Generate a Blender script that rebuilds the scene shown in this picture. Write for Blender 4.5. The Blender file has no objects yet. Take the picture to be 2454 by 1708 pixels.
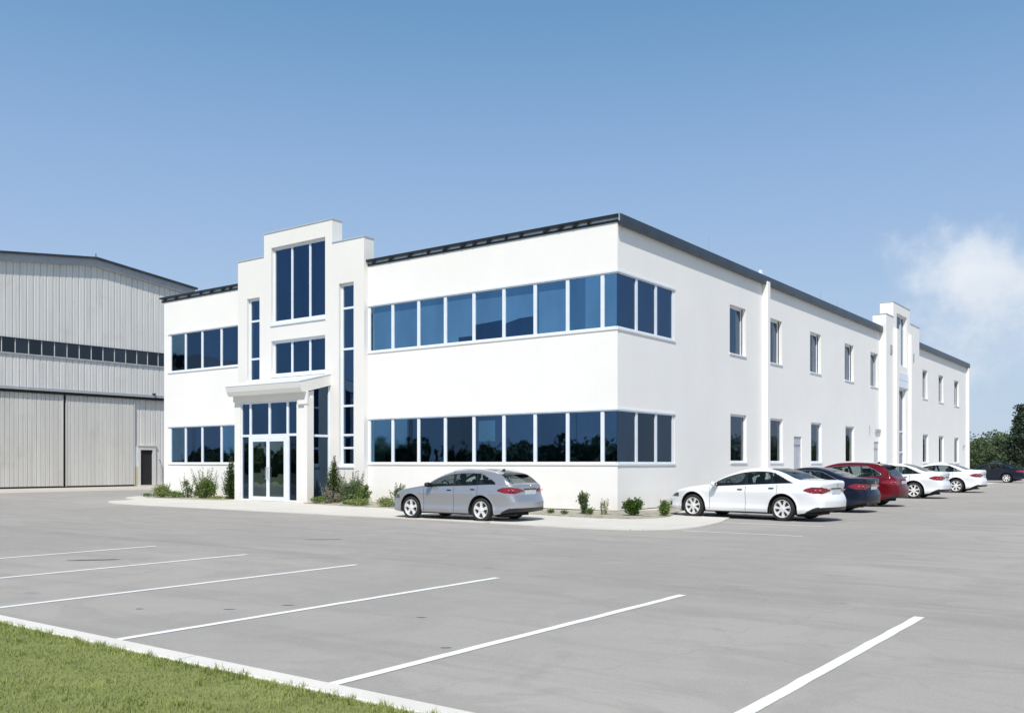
import bpy, bmesh, math, random
from mathutils import Vector, Matrix, noise
R = math.radians
random.seed(7)
SC = bpy.context.scene
COL = SC.collection

# ------------------------------------------------------------------ helpers
class MB:
    """collects shapes, links them as one mesh object"""
    def __init__(s): s.v = []; s.f = []; s.m = []
    def face(s, pts, mi=0):
        k = len(s.v); s.v += [tuple(p) for p in pts]; s.f.append(tuple(range(k, k+len(pts)))); s.m.append(mi)
    def box(s, x0, x1, y0, y1, z0, z1, mi=0):
        k = len(s.v)
        s.v += [(x0,y0,z0),(x1,y0,z0),(x1,y1,z0),(x0,y1,z0),(x0,y0,z1),(x1,y0,z1),(x1,y1,z1),(x0,y1,z1)]
        for q in ((3,2,1,0),(4,5,6,7),(0,1,5,4),(1,2,6,5),(2,3,7,6),(3,0,4,7)):
            s.f.append(tuple(k+i for i in q)); s.m.append(mi)
    def prism(s, pts, z0, z1, mi=0):
        n = len(pts); k = len(s.v)
        s.v += [(p[0],p[1],z0) for p in pts] + [(p[0],p[1],z1) for p in pts]
        s.f.append(tuple(k+i for i in reversed(range(n)))); s.m.append(mi)
        s.f.append(tuple(k+n+i for i in range(n))); s.m.append(mi)
        for i in range(n):
            j = (i+1) % n
            s.f.append((k+i, k+j, k+n+j, k+n+i)); s.m.append(mi)
    def profile(s, pts2, axis, a, b, mi=0):
        """extrude a closed 2-D outline along an axis: axis 'x' -> pts (y,z); 'y' -> pts (x,z)"""
        n = len(pts2); k = len(s.v)
        mk = (lambda c, p: (c, p[0], p[1])) if axis == 'x' else (lambda c, p: (p[0], c, p[1]))
        s.v += [mk(a, p) for p in pts2] + [mk(b, p) for p in pts2]
        s.f.append(tuple(k+i for i in range(n))); s.m.append(mi)
        s.f.append(tuple(k+n+i for i in reversed(range(n)))); s.m.append(mi)
        for i in range(n):
            j = (i+1) % n
            s.f.append((k+i, k+n+i, k+n+j, k+j)); s.m.append(mi)
    def tube(s, pts, r, seg=8, mi=0, taper=None):
        rings = []
        pts = [Vector(p) for p in pts]
        for i, p in enumerate(pts):
            t = (pts[min(i+1, len(pts)-1)] - pts[max(i-1, 0)]).normalized()
            u = t.orthogonal().normalized() if i == 0 else (lu - t*lu.dot(t)).normalized()
            lu = u; w = t.cross(u)
            rr = r if taper is None else r + (taper - r)*i/(len(pts)-1)
            k = len(s.v)
            for j in range(seg):
                a = 2*math.pi*j/seg
                s.v.append(tuple(p + u*math.cos(a)*rr + w*math.sin(a)*rr))
            rings.append(k)
        for a, b in zip(rings, rings[1:]):
            for j in range(seg):
                s.f.append((a+j, a+(j+1) % seg, b+(j+1) % seg, b+j)); s.m.append(mi)
        s.f.append(tuple(rings[0]+j for j in reversed(range(seg)))); s.m.append(mi)
        s.f.append(tuple(rings[-1]+j for j in range(seg))); s.m.append(mi)
    def lathe_y(s, prof, cx, cz, seg=40, mi=0, closed=False):
        """prof: (y, radius); turned about the y axis through (cx, cz)"""
        k = len(s.v); n = len(prof)
        for j in range(seg):
            a = 2*math.pi*j/seg
            for (y, r) in prof: s.v.append((cx + r*math.cos(a), y, cz + r*math.sin(a)))
        for j in range(seg):
            j2 = (j+1) % seg
            for i in range(n if closed else n-1):
                i2 = (i+1) % n
                s.f.append((k+j*n+i, k+j2*n+i, k+j2*n+i2, k+j*n+i2)); s.m.append(mi)
    def ball(s, c, rx, ry, rz, seg=12, ring=8, mi=0, p=1.0):
        k = len(s.v)
        sg = lambda v: math.copysign(abs(v)**p, v)
        for i in range(ring+1):
            th = math.pi*i/ring
            for j in range(seg):
                a = 2*math.pi*j/seg
                s.v.append((c[0]+rx*sg(math.sin(th))*sg(math.cos(a)), c[1]+ry*sg(math.sin(th))*sg(math.sin(a)), c[2]+rz*sg(math.cos(th))))
        for i in range(ring):
            for j in range(seg):
                s.f.append((k+i*seg+j, k+(i+1)*seg+j, k+(i+1)*seg+(j+1) % seg, k+i*seg+(j+1) % seg)); s.m.append(mi)
    def build(s, name, mats, parent=None, smooth=False, bevel=0, recalc=False, merge=0, angle=None):
        me = bpy.data.meshes.new(name)
        me.from_pydata(s.v, [], s.f)
        if not isinstance(mats, (list, tuple)): mats = [mats]
        for m in mats: me.materials.append(m)
        me.polygons.foreach_set('material_index', s.m)
        if recalc or merge:
            bm = bmesh.new(); bm.from_mesh(me)
            if merge: bmesh.ops.remove_doubles(bm, verts=bm.verts, dist=merge)
            if recalc: bmesh.ops.recalc_face_normals(bm, faces=bm.faces)
            bm.to_mesh(me); bm.free()
        if smooth:
            me.polygons.foreach_set('use_smooth', [True]*len(me.polygons))
            if angle: me.set_sharp_from_angle(angle=R(angle))
        me.update()
        o = bpy.data.objects.new(name, me); COL.objects.link(o)
        if parent: o.parent = parent
        if bevel:
            b = o.modifiers.new('bevel', 'BEVEL'); b.width = bevel; b.segments = 2; b.limit_method = 'ANGLE'; b.harden_normals = False
        return o

def empty(name, loc=(0,0,0), rz=0):
    o = bpy.data.objects.new(name, None); COL.objects.link(o)
    o.location = loc; o.rotation_euler = (0,0,rz); o.empty_display_size = .3
    return o
def tag(o, label=None, cat=None, group=None, kind=None):
    if label: o['label'] = label
    if cat: o['category'] = cat
    if group: o['group'] = group
    if kind: o['kind'] = kind
    return o

# ------------------------------------------------------------------ materials
def newmat(name):
    m = bpy.data.materials.new(name); m.use_nodes = True
    nt = m.node_tree; b = nt.nodes['Principled BSDF']
    return m, nt, b
def nnode(nt, typ, **kw):
    n = nt.nodes.new(typ)
    for k, v in kw.items():
        if k in n.inputs: n.inputs[k].default_value = v
        else: setattr(n, k, v)
    return n
def coords(nt, scale=(1,1,1), kind='Object'):
    tc = nt.nodes.new('ShaderNodeTexCoord'); mp = nt.nodes.new('ShaderNodeMapping')
    mp.inputs['Scale'].default_value = scale
    nt.links.new(tc.outputs[kind], mp.inputs['Vector']); return mp.outputs['Vector']
def ramp(nt, fac, stops):
    r = nt.nodes.new('ShaderNodeValToRGB'); e = r.color_ramp.elements
    while len(e) < len(stops): e.new(.5)
    for i, (p, c) in enumerate(stops):
        e[i].position = p; e[i].color = (*c, 1) if len(c) == 3 else c
    nt.links.new(fac, r.inputs['Fac']); return r.outputs['Color']
def mixc(nt, fac, a, b, mode='MIX'):
    m = nt.nodes.new('ShaderNodeMix'); m.data_type = 'RGBA'; m.blend_type = mode
    for sock, val in ((m.inputs['Factor'], fac), (m.inputs['A'], a), (m.inputs['B'], b)):
        if isinstance(val, (int, float)): sock.default_value = val
        elif isinstance(val, tuple): sock.default_value = (*val, 1) if len(val) == 3 else val
        else: nt.links.new(val, sock)
    return m.outputs['Result']
def noise_t(nt, vec, scale, detail=4, rough=.55, dist=0):
    n = nnode(nt, 'ShaderNodeTexNoise', Scale=scale, Detail=detail, Roughness=rough, Distortion=dist)
    nt.links.new(vec, n.inputs['Vector']); return n.outputs['Fac']
def bump(nt, h, strength, dist=.01, b=None):
    bp = nnode(nt, 'ShaderNodeBump', Strength=strength, Distance=dist)
    nt.links.new(h, bp.inputs['Height']); nt.links.new(bp.outputs['Normal'], b.inputs['Normal'])

def simple(name, col, rough=.6, metal=0, var=.08, scale=3, spec=.5, coat=0, bmp=0):
    m, nt, b = newmat(name)
    v = coords(nt)
    n = noise_t(nt, v, scale, 5)
    lo = tuple(max(0, c*(1-var)) for c in col); hi = tuple(min(1, c*(1+var)) for c in col)
    nt.links.new(ramp(nt, n, [(.3, lo), (.7, hi)]), b.inputs['Base Color'])
    b.inputs['Roughness'].default_value = rough; b.inputs['Metallic'].default_value = metal
    b.inputs['Specular IOR Level'].default_value = spec
    b.inputs['Coat Weight'].default_value = coat; b.inputs['Coat Roughness'].default_value = .03
    if bmp: bump(nt, noise_t(nt, v, 80, 3), bmp, .004, b)
    return m

def stucco(name, col=(.80,.80,.775), streak=.05):
    m, nt, b = newmat(name)
    v = coords(nt); v2 = coords(nt, (3.2, 3.2, .22))
    big = noise_t(nt, v, .35, 5, .6)
    st = noise_t(nt, v2, 1.0, 5, .6)
    c = ramp(nt, big, [(.3, tuple(k*.95 for k in col)), (.7, col)])
    c = mixc(nt, ramp(nt, st, [(.52, (0,0,0)), (.78, (streak*4,)*3)]), c, tuple(k*.78 for k in col))
    # splash-back dirt near the ground
    geo = nt.nodes.new('ShaderNodeSeparateXYZ'); nt.links.new(coords(nt), geo.inputs[0])
    mr = nnode(nt, 'ShaderNodeMapRange'); mr.inputs['From Min'].default_value = .05; mr.inputs['From Max'].default_value = .75
    mr.inputs['To Min'].default_value = .5; mr.inputs['To Max'].default_value = 0
    nt.links.new(geo.outputs['Z'], mr.inputs['Value'])
    mu = nnode(nt, 'ShaderNodeMath', operation='MULTIPLY'); nt.links.new(mr.outputs[0], mu.inputs[0])
    nt.links.new(noise_t(nt, v, 2.2, 6, .7), mu.inputs[1])
    c = mixc(nt, mu.outputs[0], c, (.42,.37,.29))
    nt.links.new(c, b.inputs['Base Color'])
    b.inputs['Roughness'].default_value = .88; b.inputs['Specular IOR Level'].default_value = .2
    bump(nt, noise_t(nt, v, 45, 4, .7), .25, .006, b)
    return m

def glass_mat(name, col, rough=.03, var=.25, wob=.02):
    """tinted solar-control glass, coated so it mirrors what stands in front of it"""
    m, nt, b = newmat(name)
    oi = nt.nodes.new('ShaderNodeObjectInfo')
    v = coords(nt, (1, 1, .35))
    lo = tuple(c*(1-var) for c in col); hi = tuple(c*(1+var) for c in col)
    c1 = ramp(nt, oi.outputs['Random'], [(0, lo), (1, hi)])
    c2 = mixc(nt, ramp(nt, noise_t(nt, v, .9, 3), [(.35, (0,0,0)), (.7, (.45,)*3)]), c1, tuple(c*.62 for c in col))
    nt.links.new(c2, b.inputs['Base Color'])
    b.inputs['Metallic'].default_value = 1; b.inputs['Roughness'].default_value = rough
    bump(nt, noise_t(nt, coords(nt), .8, 2), wob, .5, b)
    return m

M = {}
M['stucco'] = stucco('white_stucco', (.875,.862,.83), .02)
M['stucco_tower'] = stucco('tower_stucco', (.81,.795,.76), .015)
M['trim'] = simple('white_trim', (.74,.79,.86), .45, var=.04)
M['coping'] = simple('coping_metal', (.55,.60,.66), .35, .3, var=.06)
M['fascia'] = simple('dark_fascia', (.035,.045,.058), .35, .2, var=.25, scale=1.2)
M['eaves'] = simple('black_eaves_board', (.012,.015,.02), .3, .1, var=.3, scale=1.5)
M['sill'] = simple('sill_paint', (.80,.81,.82), .5, var=.05)
M['gutter'] = simple('gutter_metal', (.50,.54,.58), .3, .5, var=.2)
M['reveal'] = simple('window_reveal', (.72,.74,.76), .6, var=.05)
M['roof'] = simple('roof_membrane', (.5,.5,.48), .9)
M['dark'] = simple('dark_void', (.012,.012,.013), .8)
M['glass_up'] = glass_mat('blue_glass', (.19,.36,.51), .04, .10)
M['glass_mid'] = glass_mat('shaded_blue_glass', (.115,.24,.37), .05, .05)  # darker copy of the blue glass, for painted frame shade and blinds
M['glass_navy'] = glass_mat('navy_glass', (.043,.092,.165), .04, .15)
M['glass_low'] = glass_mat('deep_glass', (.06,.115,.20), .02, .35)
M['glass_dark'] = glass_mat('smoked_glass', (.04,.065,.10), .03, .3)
M['door_glass'] = glass_mat('door_glass', (.14,.19,.19), .02, .1)
M['steel'] = simple('brushed_steel', (.6,.6,.6), .3, .9)
M['door_paint'] = simple('grey_door_paint', (.45,.47,.52), .5)
M['concrete'] = None

def cladding(name, col):
    m, nt, b = newmat(name)
    v = coords(nt); vs = coords(nt, (1, 1.6, .12))
    c = ramp(nt, noise_t(nt, vs, 1.3, 5, .6), [(.3, tuple(k*.84 for k in col)), (.7, col)])
    c = mixc(nt, ramp(nt, noise_t(nt, v, .5, 5, .7), [(.55, (0,0,0)), (.8, (.3,)*3)]), c, (.36,.33,.28))
    nt.links.new(c, b.inputs['Base Color']); b.inputs['Roughness'].default_value = .5
    b.inputs['Metallic'].default_value = .15
    return m
M['clad'] = cladding('ribbed_cladding', (.74,.725,.69))
M['clad_door'] = cladding('ribbed_door_cladding', (.70,.685,.645))
M['hangar_trim'] = simple('hangar_trim', (.36,.38,.40), .5)
M['hangar_glass'] = glass_mat('hangar_glass', (.07,.078,.085), .12, .3)
M['beige'] = simple('beige_patch', (.55,.47,.33), .8)

def asphalt():
    m, nt, b = newmat('pale_asphalt')
    v = coords(nt)
    base = (.385,.360,.322)
    c = ramp(nt, noise_t(nt, v, .11, 6, .55, .6), [(.34, tuple(k*.84 for k in base)), (.66, tuple(k*1.08 for k in base))])
    c = mixc(nt, ramp(nt, noise_t(nt, v, .55, 7, .6, 1.2), [(.50, (0,0,0)), (.58, (.6,)*3)]), c, tuple(k*.83 for k in base))
    vs = nt.nodes.new('ShaderNodeMapping'); vs.inputs['Rotation'].default_value = (0,0,R(-36)); vs.inputs['Scale'].default_value = (.25, 1.6, 1)
    nt.links.new(v, vs.inputs['Vector'])
    c = mixc(nt, ramp(nt, noise_t(nt, vs.outputs[0], .9, 5, .6), [(.5, (0,0,0)), (.66, (.75,)*3)]), c, tuple(k*.78 for k in base))
    # wheel-worn lanes running past the ends of the bays
    sx_ = nt.nodes.new('ShaderNodeSeparateXYZ'); nt.links.new(v, sx_.inputs[0])
    def M2(op, a, b=0.0):
        n = nnode(nt, 'ShaderNodeMath', operation=op)
        for i, q in enumerate((a, b)):
            if isinstance(q, (int, float)): n.inputs[i].default_value = q
            else: nt.links.new(q, n.inputs[i])
        return n.outputs[0]
    wob = M2('MULTIPLY', M2('SUBTRACT', noise_t(nt, v, .22, 3), .5), 3.2)
    for yc, wd, am in ((-16.0, .55, .62), (-13.6, .35, .42), (-10.2, .5, .35)):
        dy = M2('DIVIDE', M2('ADD', M2('SUBTRACT', sx_.outputs['Y'], yc), wob), wd)
        bandv = M2('DIVIDE', 1.0, M2('ADD', 1.0, M2('MULTIPLY', dy, dy)))
        vm = nt.nodes.new('ShaderNodeMapping'); vm.inputs['Scale'].default_value = (.45, 2.2, 1); nt.links.new(v, vm.inputs['Vector'])
        brk = nnode(nt, 'ShaderNodeMapRange'); brk.inputs['From Min'].default_value = .42; brk.inputs['From Max'].default_value = .58
        nt.links.new(noise_t(nt, vm.outputs[0], .8, 5, .65), brk.inputs['Value'])
        c = mixc(nt, M2('MULTIPLY', M2('MULTIPLY', bandv, brk.outputs[0]), am), c, tuple(k*.66 for k in base))
    c = mixc(nt, ramp(nt, noise_t(nt, v, 1.7, 6, .7), [(.5, (0,0,0)), (.8, (.35,)*3)]), c, (.45,.43,.40))
    g = noise_t(nt, v, 55, 5, .8)
    c = mixc(nt, .22, c, ramp(nt, g, [(.35, (.22,.22,.22)), (.65, (.56,.54,.51))]))
    # hairline cracks
    wv = nt.nodes.new('ShaderNodeTexVoronoi'); wv.feature = 'DISTANCE_TO_EDGE'; wv.inputs['Scale'].default_value = .16
    dn = nnode(nt, 'ShaderNodeTexNoise', Scale=1.2, Detail=5); nt.links.new(v, dn.inputs['Vector'])
    ad = nt.nodes.new('ShaderNodeMixRGB'); ad.blend_type = 'ADD'; ad.inputs[0].default_value = .9
    nt.links.new(v, ad.inputs[1]); nt.links.new(dn.outputs['Color'], ad.inputs[2]); nt.links.new(ad.outputs[0], wv.inputs['Vector'])
    crack = ramp(nt, wv.outputs['Distance'], [(0, (.12,)*3), (.002, (0,0,0))])
    c = mixc(nt, crack, c, (.12,.12,.12))
    # small oil spots
    vo = nt.nodes.new('ShaderNodeTexVoronoi'); vo.inputs['Scale'].default_value = .33; nt.links.new(ad.outputs[0], vo.inputs['Vector'])
    c = mixc(nt, ramp(nt, vo.outputs['Distance'], [(.02, (.4,)*3), (.06, (0,0,0))]), c, (.13,.13,.125))
    nt.links.new(c, b.inputs['Base Color']); b.inputs['Roughness'].default_value = .9; b.inputs['Specular IOR Level'].default_value = .25
    bump(nt, g, .35, .01, b)
    return m
M['asphalt'] = asphalt()
def concrete(name, col, joint=0):
    m, nt, b = newmat(name)
    v = coords(nt)
    c = ramp(nt, noise_t(nt, v, .6, 6, .65), [(.3, tuple(k*.86 for k in col)), (.7, col)])
    c = mixc(nt, .2, c, ramp(nt, noise_t(nt, v, 40, 5, .8), [(.35, tuple(k*.6 for k in col)), (.65, col)]))
    if joint:
        br = nt.nodes.new('ShaderNodeTexBrick'); br.offset = 0; br.inputs['Scale'].default_value = 1
        br.inputs['Mortar Size'].default_value = .008; br.inputs['Brick Width'].default_value = joint; br.inputs['Row Height'].default_value = joint
        nt.links.new(v, br.inputs['Vector'])
        c = mixc(nt, br.outputs['Fac'], c, tuple(k*.55 for k in col))
    nt.links.new(c, b.inputs['Base Color']); b.inputs['Roughness'].default_value = .85; b.inputs['Specular IOR Level'].default_value = .25
    bump(nt, noise_t(nt, v, 30, 5, .8), .25, .008, b)
    return m
M['concrete'] = concrete('pale_concrete', (.70,.67,.60), 2.4)
M['kerb'] = concrete('kerb_concrete', (.80,.77,.70), 3.05)
M['apron'] = concrete('hangar_pad_concrete', (.58,.54,.47), 5)
def paintline():
    m, nt, b = newmat('worn_white_paint')
    v = coords(nt)
    nt.links.new(ramp(nt, noise_t(nt, v, 9, 6, .8), [(.30, (.5,.49,.48)), (.42, (.84,.84,.81))]), b.inputs['Base Color'])
    b.inputs['Roughness'].default_value = .7
    return m
M['line'] = paintline()
def soil():
    m, nt, b = newmat('gravel_soil')
    v = coords(nt)
    c = ramp(nt, noise_t(nt, v, 14, 8, .8), [(.3, (.22,.19,.14)), (.5, (.42,.38,.31)), (.7, (.6,.57,.5))])
    c = mixc(nt, ramp(nt, noise_t(nt, v, 1.6, 5, .7), [(.52, (0,0,0)), (.62, (.8,)*3)]), c, (.13,.18,.05))
    nt.links.new(c, b.inputs['Base Color']); b.inputs['Roughness'].default_value = .95
    bump(nt, noise_t(nt, v, 25, 6, .8), .8, .03, b)
    return m
M['soil'] = soil()
def turf():
    m, nt, b = newmat('turf_ground')
    v = coords(nt)
    nt.links.new(ramp(nt, noise_t(nt, v, 2.5, 8, .75), [(.3, (.14,.16,.045)), (.7, (.27,.29,.09))]), b.inputs['Base Color'])
    b.inputs['Roughness'].default_value = .95
    return m
M['turf'] = turf()
def leafmat(name, dark, light, scale=2.5, trans=.25, fine=30):
    m, nt, b = newmat(name)
    v = coords(nt)
    c = ramp(nt, noise_t(nt, v, scale, 4, .7), [(.35, dark), (.68, light)])
    c = mixc(nt, .45, c, ramp(nt, noise_t(nt, v, fine, 3, .8), [(.3, tuple(k*.45 for k in dark)), (.7, tuple(min(1,k*1.25) for k in light))]))
    nt.links.new(c, b.inputs['Base Color']); b.inputs['Roughness'].default_value = .6; b.inputs['Specular IOR Level'].default_value = .25
    tr = nt.nodes.new('ShaderNodeBsdfTranslucent'); nt.links.new(c, tr.inputs['Color'])
    mx = nt.nodes.new('ShaderNodeMixShader'); mx.inputs[0].default_value = trans
    out = nt.nodes['Material Output']
    nt.links.new(b.outputs[0], mx.inputs[1]); nt.links.new(tr.outputs[0], mx.inputs[2]); nt.links.new(mx.outputs[0], out.inputs[0])
    return m
M['leaf_mid'] = leafmat('shrub_leaves', (.07,.12,.025), (.21,.30,.08))
M['leaf_pale'] = leafmat('pale_shrub_leaves', (.14,.19,.05), (.36,.43,.16))
M['leaf_dark'] = leafmat('cypress_leaves', (.015,.035,.008), (.07,.12,.02))
M['leaf_grey'] = leafmat('grey_shrub_leaves', (.08,.13,.05), (.20,.27,.13))
M['leaf_round'] = leafmat('round_bush_leaves', (.025,.07,.012), (.11,.20,.035))
M['leaf_tree'] = leafmat('tree_leaves', (.055,.088,.045), (.15,.20,.09), .5, .2, 3)
M['leaf_pine'] = leafmat('conifer_leaves', (.025,.045,.028), (.07,.10,.06), .8, .15, 4)
M['grass_blade'] = leafmat('grass_blades', (.18,.24,.05), (.43,.48,.16), 1.4, .35, 25)
M['bark'] = simple('bark', (.11,.08,.055), .9, var=.4, scale=12)

# ------------------------------------------------------------------ camera, world, sun
cam = bpy.data.cameras.new('camera'); co = bpy.data.objects.new('camera', cam); COL.objects.link(co)
co.location = (16.0, -27.6, 1.68); co.rotation_euler = (R(90), 0, R(36.6))
cam.sensor_width = 36; cam.lens = 36*2077/2296; cam.shift_y = (1038-799)/2296; cam.clip_end = 6000
SC.camera = co

W = bpy.data.worlds.new('World'); SC.world = W; W.use_nodes = True
nt = W.node_tree; bg = nt.nodes['Background']
sky = nt.nodes.new('ShaderNodeTexSky'); sky.sky_type = 'NISHITA'; sky.sun_disc = False
SUN_EL, SUN_ROT = R(51), math.atan2(.51, -.860)
sky.sun_elevation = SUN_EL; sky.sun_rotation = SUN_ROT
sky.air_density = 1.0; sky.dust_density = 1.2; sky.ozone_density = 1.2
bg.inputs['Strength'].default_value = .105
tc = nt.nodes.new('ShaderNodeTexCoord'); D = tc.outputs['Generated']
def dotn(vec):
    n = nnode(nt, 'ShaderNodeVectorMath', operation='DOT_PRODUCT'); n.inputs[1].default_value = vec
    nt.links.new(D, n.inputs[0]); return n.outputs['Value']
def mth(op, a, b=0.0, clamp=False):
    n = nnode(nt, 'ShaderNodeMath', operation=op); n.use_clamp = clamp
    for i, v in enumerate((a, b)):
        if isinstance(v, (int, float)): n.inputs[i].default_value = v
        else: nt.links.new(v, n.inputs[i])
    return n.outputs[0]
th = R(36.6); fwd = Vector((-math.sin(th), math.cos(th), 0)); rt = Vector((math.cos(th), math.sin(th), 0))
# soft haze lifting the lower sky, and one bank of fair-weather cumulus low in the north-east
up = dotn((0,0,1))
sc_ = lambda c: tuple(k/.105*.1 for k in c)
hz = ramp(nt, up, [(0, (.44,.56,.70)), (.06, (.40,.545,.73)), (.17, (.33,.49,.73)), (.30, (.235,.40,.68)), (.44, (.125,.295,.55)), (.75, (.08,.20,.42))])
hz10 = mixc(nt, 1.0, hz, (11.9,11.1,10.5), 'MULTIPLY')
hazec = mixc(nt, ramp(nt, up, [(0, (.92,)*3), (.45, (.85,)*3), (.8, (.3,)*3)]), sky.outputs[0], hz10)
def bank(az_px, z_px, ax, az, soft, nscale, dens, dist=0):
    c = (fwd*2077 + rt*(az_px-1148) + Vector((0,0,1038-z_px))).normalized()
    e1 = Vector((c.y, -c.x, 0)).normalized(); e2 = e1.cross(c); 
    if e2.z < 0: e2 = -e2
    p = mth('DIVIDE', dotn(e1), ax); q = mth('DIVIDE', dotn(e2), az)
    r2 = mth('ADD', mth('MULTIPLY', p, p), mth('MULTIPLY', q, q))
    front = mth('GREATER_THAN', dotn(c), 0.0)
    n = nnode(nt, 'ShaderNodeTexNoise', Scale=nscale, Detail=9, Roughness=.62, Distortion=dist); nt.links.new(D, n.inputs['Vector'])
    val = mth('ADD', mth('SUBTRACT', 1.0, r2), mth('MULTIPLY', mth('SUBTRACT', n.outputs['Fac'], .5), 3.4))
    mr = nnode(nt, 'ShaderNodeMapRange', interpolation_type='SMOOTHSTEP'); mr.inputs['From Min'].default_value = .25; mr.inputs['From Max'].default_value = .25+soft
    mr.inputs['To Max'].default_value = dens; nt.links.new(val, mr.inputs['Value'])
    return mth('MULTIPLY', mr.outputs[0], front), n.outputs['Fac']
m1, n1 = bank(2330, 680, .21, .095, 1.1, 8, .80)
m2, n2 = bank(2340, 840, .26, .13, 2.6, 4, .62)
m3, n3 = bank(2180, 590, .07, .03, 1.0, 14, .5)
cc = mixc(nt, ramp(nt, n1, [(.38, (0,0,0)), (.66, (1,1,1))]), (5.4,6.4,7.7), (7.9,8.3,8.8))
col = mixc(nt, m2, hazec, (6.4,7.2,8.3))
col = mixc(nt, m1, col, cc)
col = mixc(nt, m3, col, (8.3,8.7,9.2))
nt.links.new(col, bg.inputs['Color'])

sun = bpy.data.lights.new('sun', 'SUN'); sun.energy = 4.3; sun.angle = R(.55); sun.color = (1, .96, .90)
so = bpy.data.objects.new('sun', sun); COL.objects.link(so)
trav = Vector((-.51*math.cos(SUN_EL), .860*math.cos(SUN_EL), -math.sin(SUN_EL)))
so.rotation_euler = trav.to_track_quat('-Z', 'Y').to_euler(); so.location = (40, -60, 60)
SC.view_settings.view_transform = 'Standard'; SC.view_settings.look = 'None'; SC.view_settings.exposure = 0

# ------------------------------------------------------------------ ground
g = MB(); g.face([(-900,-900,0),(900,-900,0),(900,900,0),(-900,900,0)])
tag(g.build('ground', simple('far_ground', (.20,.22,.14), .95, var=.3, scale=.02)), kind='structure')
g = MB(); g.face([(-64,-60,.004),(62,-60,.004),(62,108,.004),(-64,108,.004)])
tag(g.build('parking_lot', M['asphalt']), kind='structure')

def smooth_poly(pts, n=6):
    out = []
    N = len(pts)
    for i in range(N):
        p0, p1, p2, p3 = [Vector((*pts[(i+k-1) % N], 0)) for k in range(4)]
        for j in range(n):
            t = j/n
            out.append(tuple((.5*((2*p1)+(p2-p0)*t+(2*p0-5*p1+4*p2-p3)*t*t+(3*p1-p0-3*p2+p3)*t**3))[:2]))
    return out
walk = [(-22.6,-4.6),(-22.2,-5.6),(-20.6,-6.5),(-18.2,-6.85),(-14,-6.9),(-10,-7.0),(-6,-7.1),(-3,-7.05),(0,-7.2),(2.6,-7.42),(4.3,-7.3),(5.2,-6.6),(5.5,-5.5),(5.25,-3.6),(4.75,-1.8),(4.2,-.2),(3.3,1.6),(2.7,3.4),(2.45,6.5),(2.4,20),(2.4,40),(2.4,58),(2.0,60.4),(-.2,60.6),(-1.5,58),(-2,30),(-2,3),(-12,2.0),(-25.5,2.0),(-26.9,1.0),(-26.8,-1.4),(-25.2,-3.1),(-23.6,-3.6)]
wp = smooth_poly(walk, 5)
g = MB(); g.prism(wp, .0, .03)
tag(g.build('pavement', M['concrete'], recalc=True), kind='structure')
def bed(pts):
    g = MB(); P = smooth_poly(pts, 4)
    # a low, slightly lumpy mound
    cx = sum(p[0] for p in P)/len(P); cy = sum(p[1] for p in P)/len(P)
    g.prism(P, .02, .05)
    return tag(g.build('planting_bed', M['soil'], recalc=True), kind='structure')
bed([(-24.9,-1.3),(-24.6,-2.4),(-23.2,-2.55),(-20.5,-2.3),(-19.15,-1.9),(-19.15,-.2),(-19.3,.1),(-26.2,.12),(-26.4,-.4)])
bed([(-13.7,-.35),(-13.7,-2.0),(-12.6,-2.35),(-9,-2.95),(-5,-3.1),(-1.5,-3.15),(.6,-3.65),(2.3,-3.6),(2.9,-2.4),(2.45,-.6),(1.7,1.4),(1.5,3.2),(1.45,8),(-.05,8.2),(-.05,.1),(-12,.1)])

g = MB(); g.box(-49,-37.4,-24,12.2,.0,.02)
tag(g.build('hangar_pad', M['apron']), kind='structure')

# white bay lines of the near row, and those of the row along the side wall
def line(x0, x1, y0, y1, name='painted_line'):
    g = MB()
    n = max(2, int(max(x1-x0, y1-y0)/.25))
    lng = (y1-y0) > (x1-x0)
    L_, R_ = [], []
    for i in range(n+1):
        t = i/n; w = (noise.noise(Vector((x0*3.1+y0, t*n*.6, 0))))*.016
        if lng: L_.append((x0+w, y0+(y1-y0)*t, .009)); R_.append((x1+w*.6, y0+(y1-y0)*t, .009))
        else: L_.append((x0+(x1-x0)*t, y1+w, .009)); R_.append((x0+(x1-x0)*t, y0+w, .009))
    for i in range(n): g.face([L_[i], R_[i], R_[i+1], L_[i+1]])
    return tag(g.build(name, M['line'], recalc=True), kind='structure')
for x in (-.95,1.95,4.82,7.75,10.72,13.55,16.45,19.4,22.3): line(x-.055, x+.055, -22.83, -16.85)
line(5.7, 8.7, -6.66, -6.57)
for y in (-3.0, 3.7, 8.9, 16.3, 25.8): line(5.1 if y < 0 else 2.6, 8.0, y-.05, y+.05)

# kerb and lawn at the near left
g = MB()
g.profile([(-23.07,-.05),(-23.07,.04),(-23.055,.048),(-22.875,.048),(-22.86,.036),(-22.855,-.05)], 'x', -60, 40)
tag(g.build('kerb', M['kerb'], recalc=True, smooth=True, angle=25), kind='structure')
g = MB()
nx, ny = 90, 24
for i in range(nx+1):
    for j in range(ny+1):
        x = -60 + 100*i/nx; y = -23.065 - 37*(j/ny)**1.6
        g.v.append((x, y, .03 + .05*min(1, (j/ny)*5)*(.6+noise.noise(Vector((x*.5, y*.5, 0))))))
for i in range(nx):
    for j in range(ny):
        a = i*(ny+1)+j; g.f.append((a, a+1, a+ny+2, a+ny+1)); g.m.append(0)
tag(g.build('lawn_soil', M['turf'], recalc=True, smooth=True), kind='structure')
g = MB()
rnd = random.Random(3)
def lawn_z(x, y): return .03 + .05*min(1, (max(0, -23.065-y)/37)**(1/1.6)*5)*(.6+noise.noise(Vector((x*.5, y*.5, 0))))
cnt = 0
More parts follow.
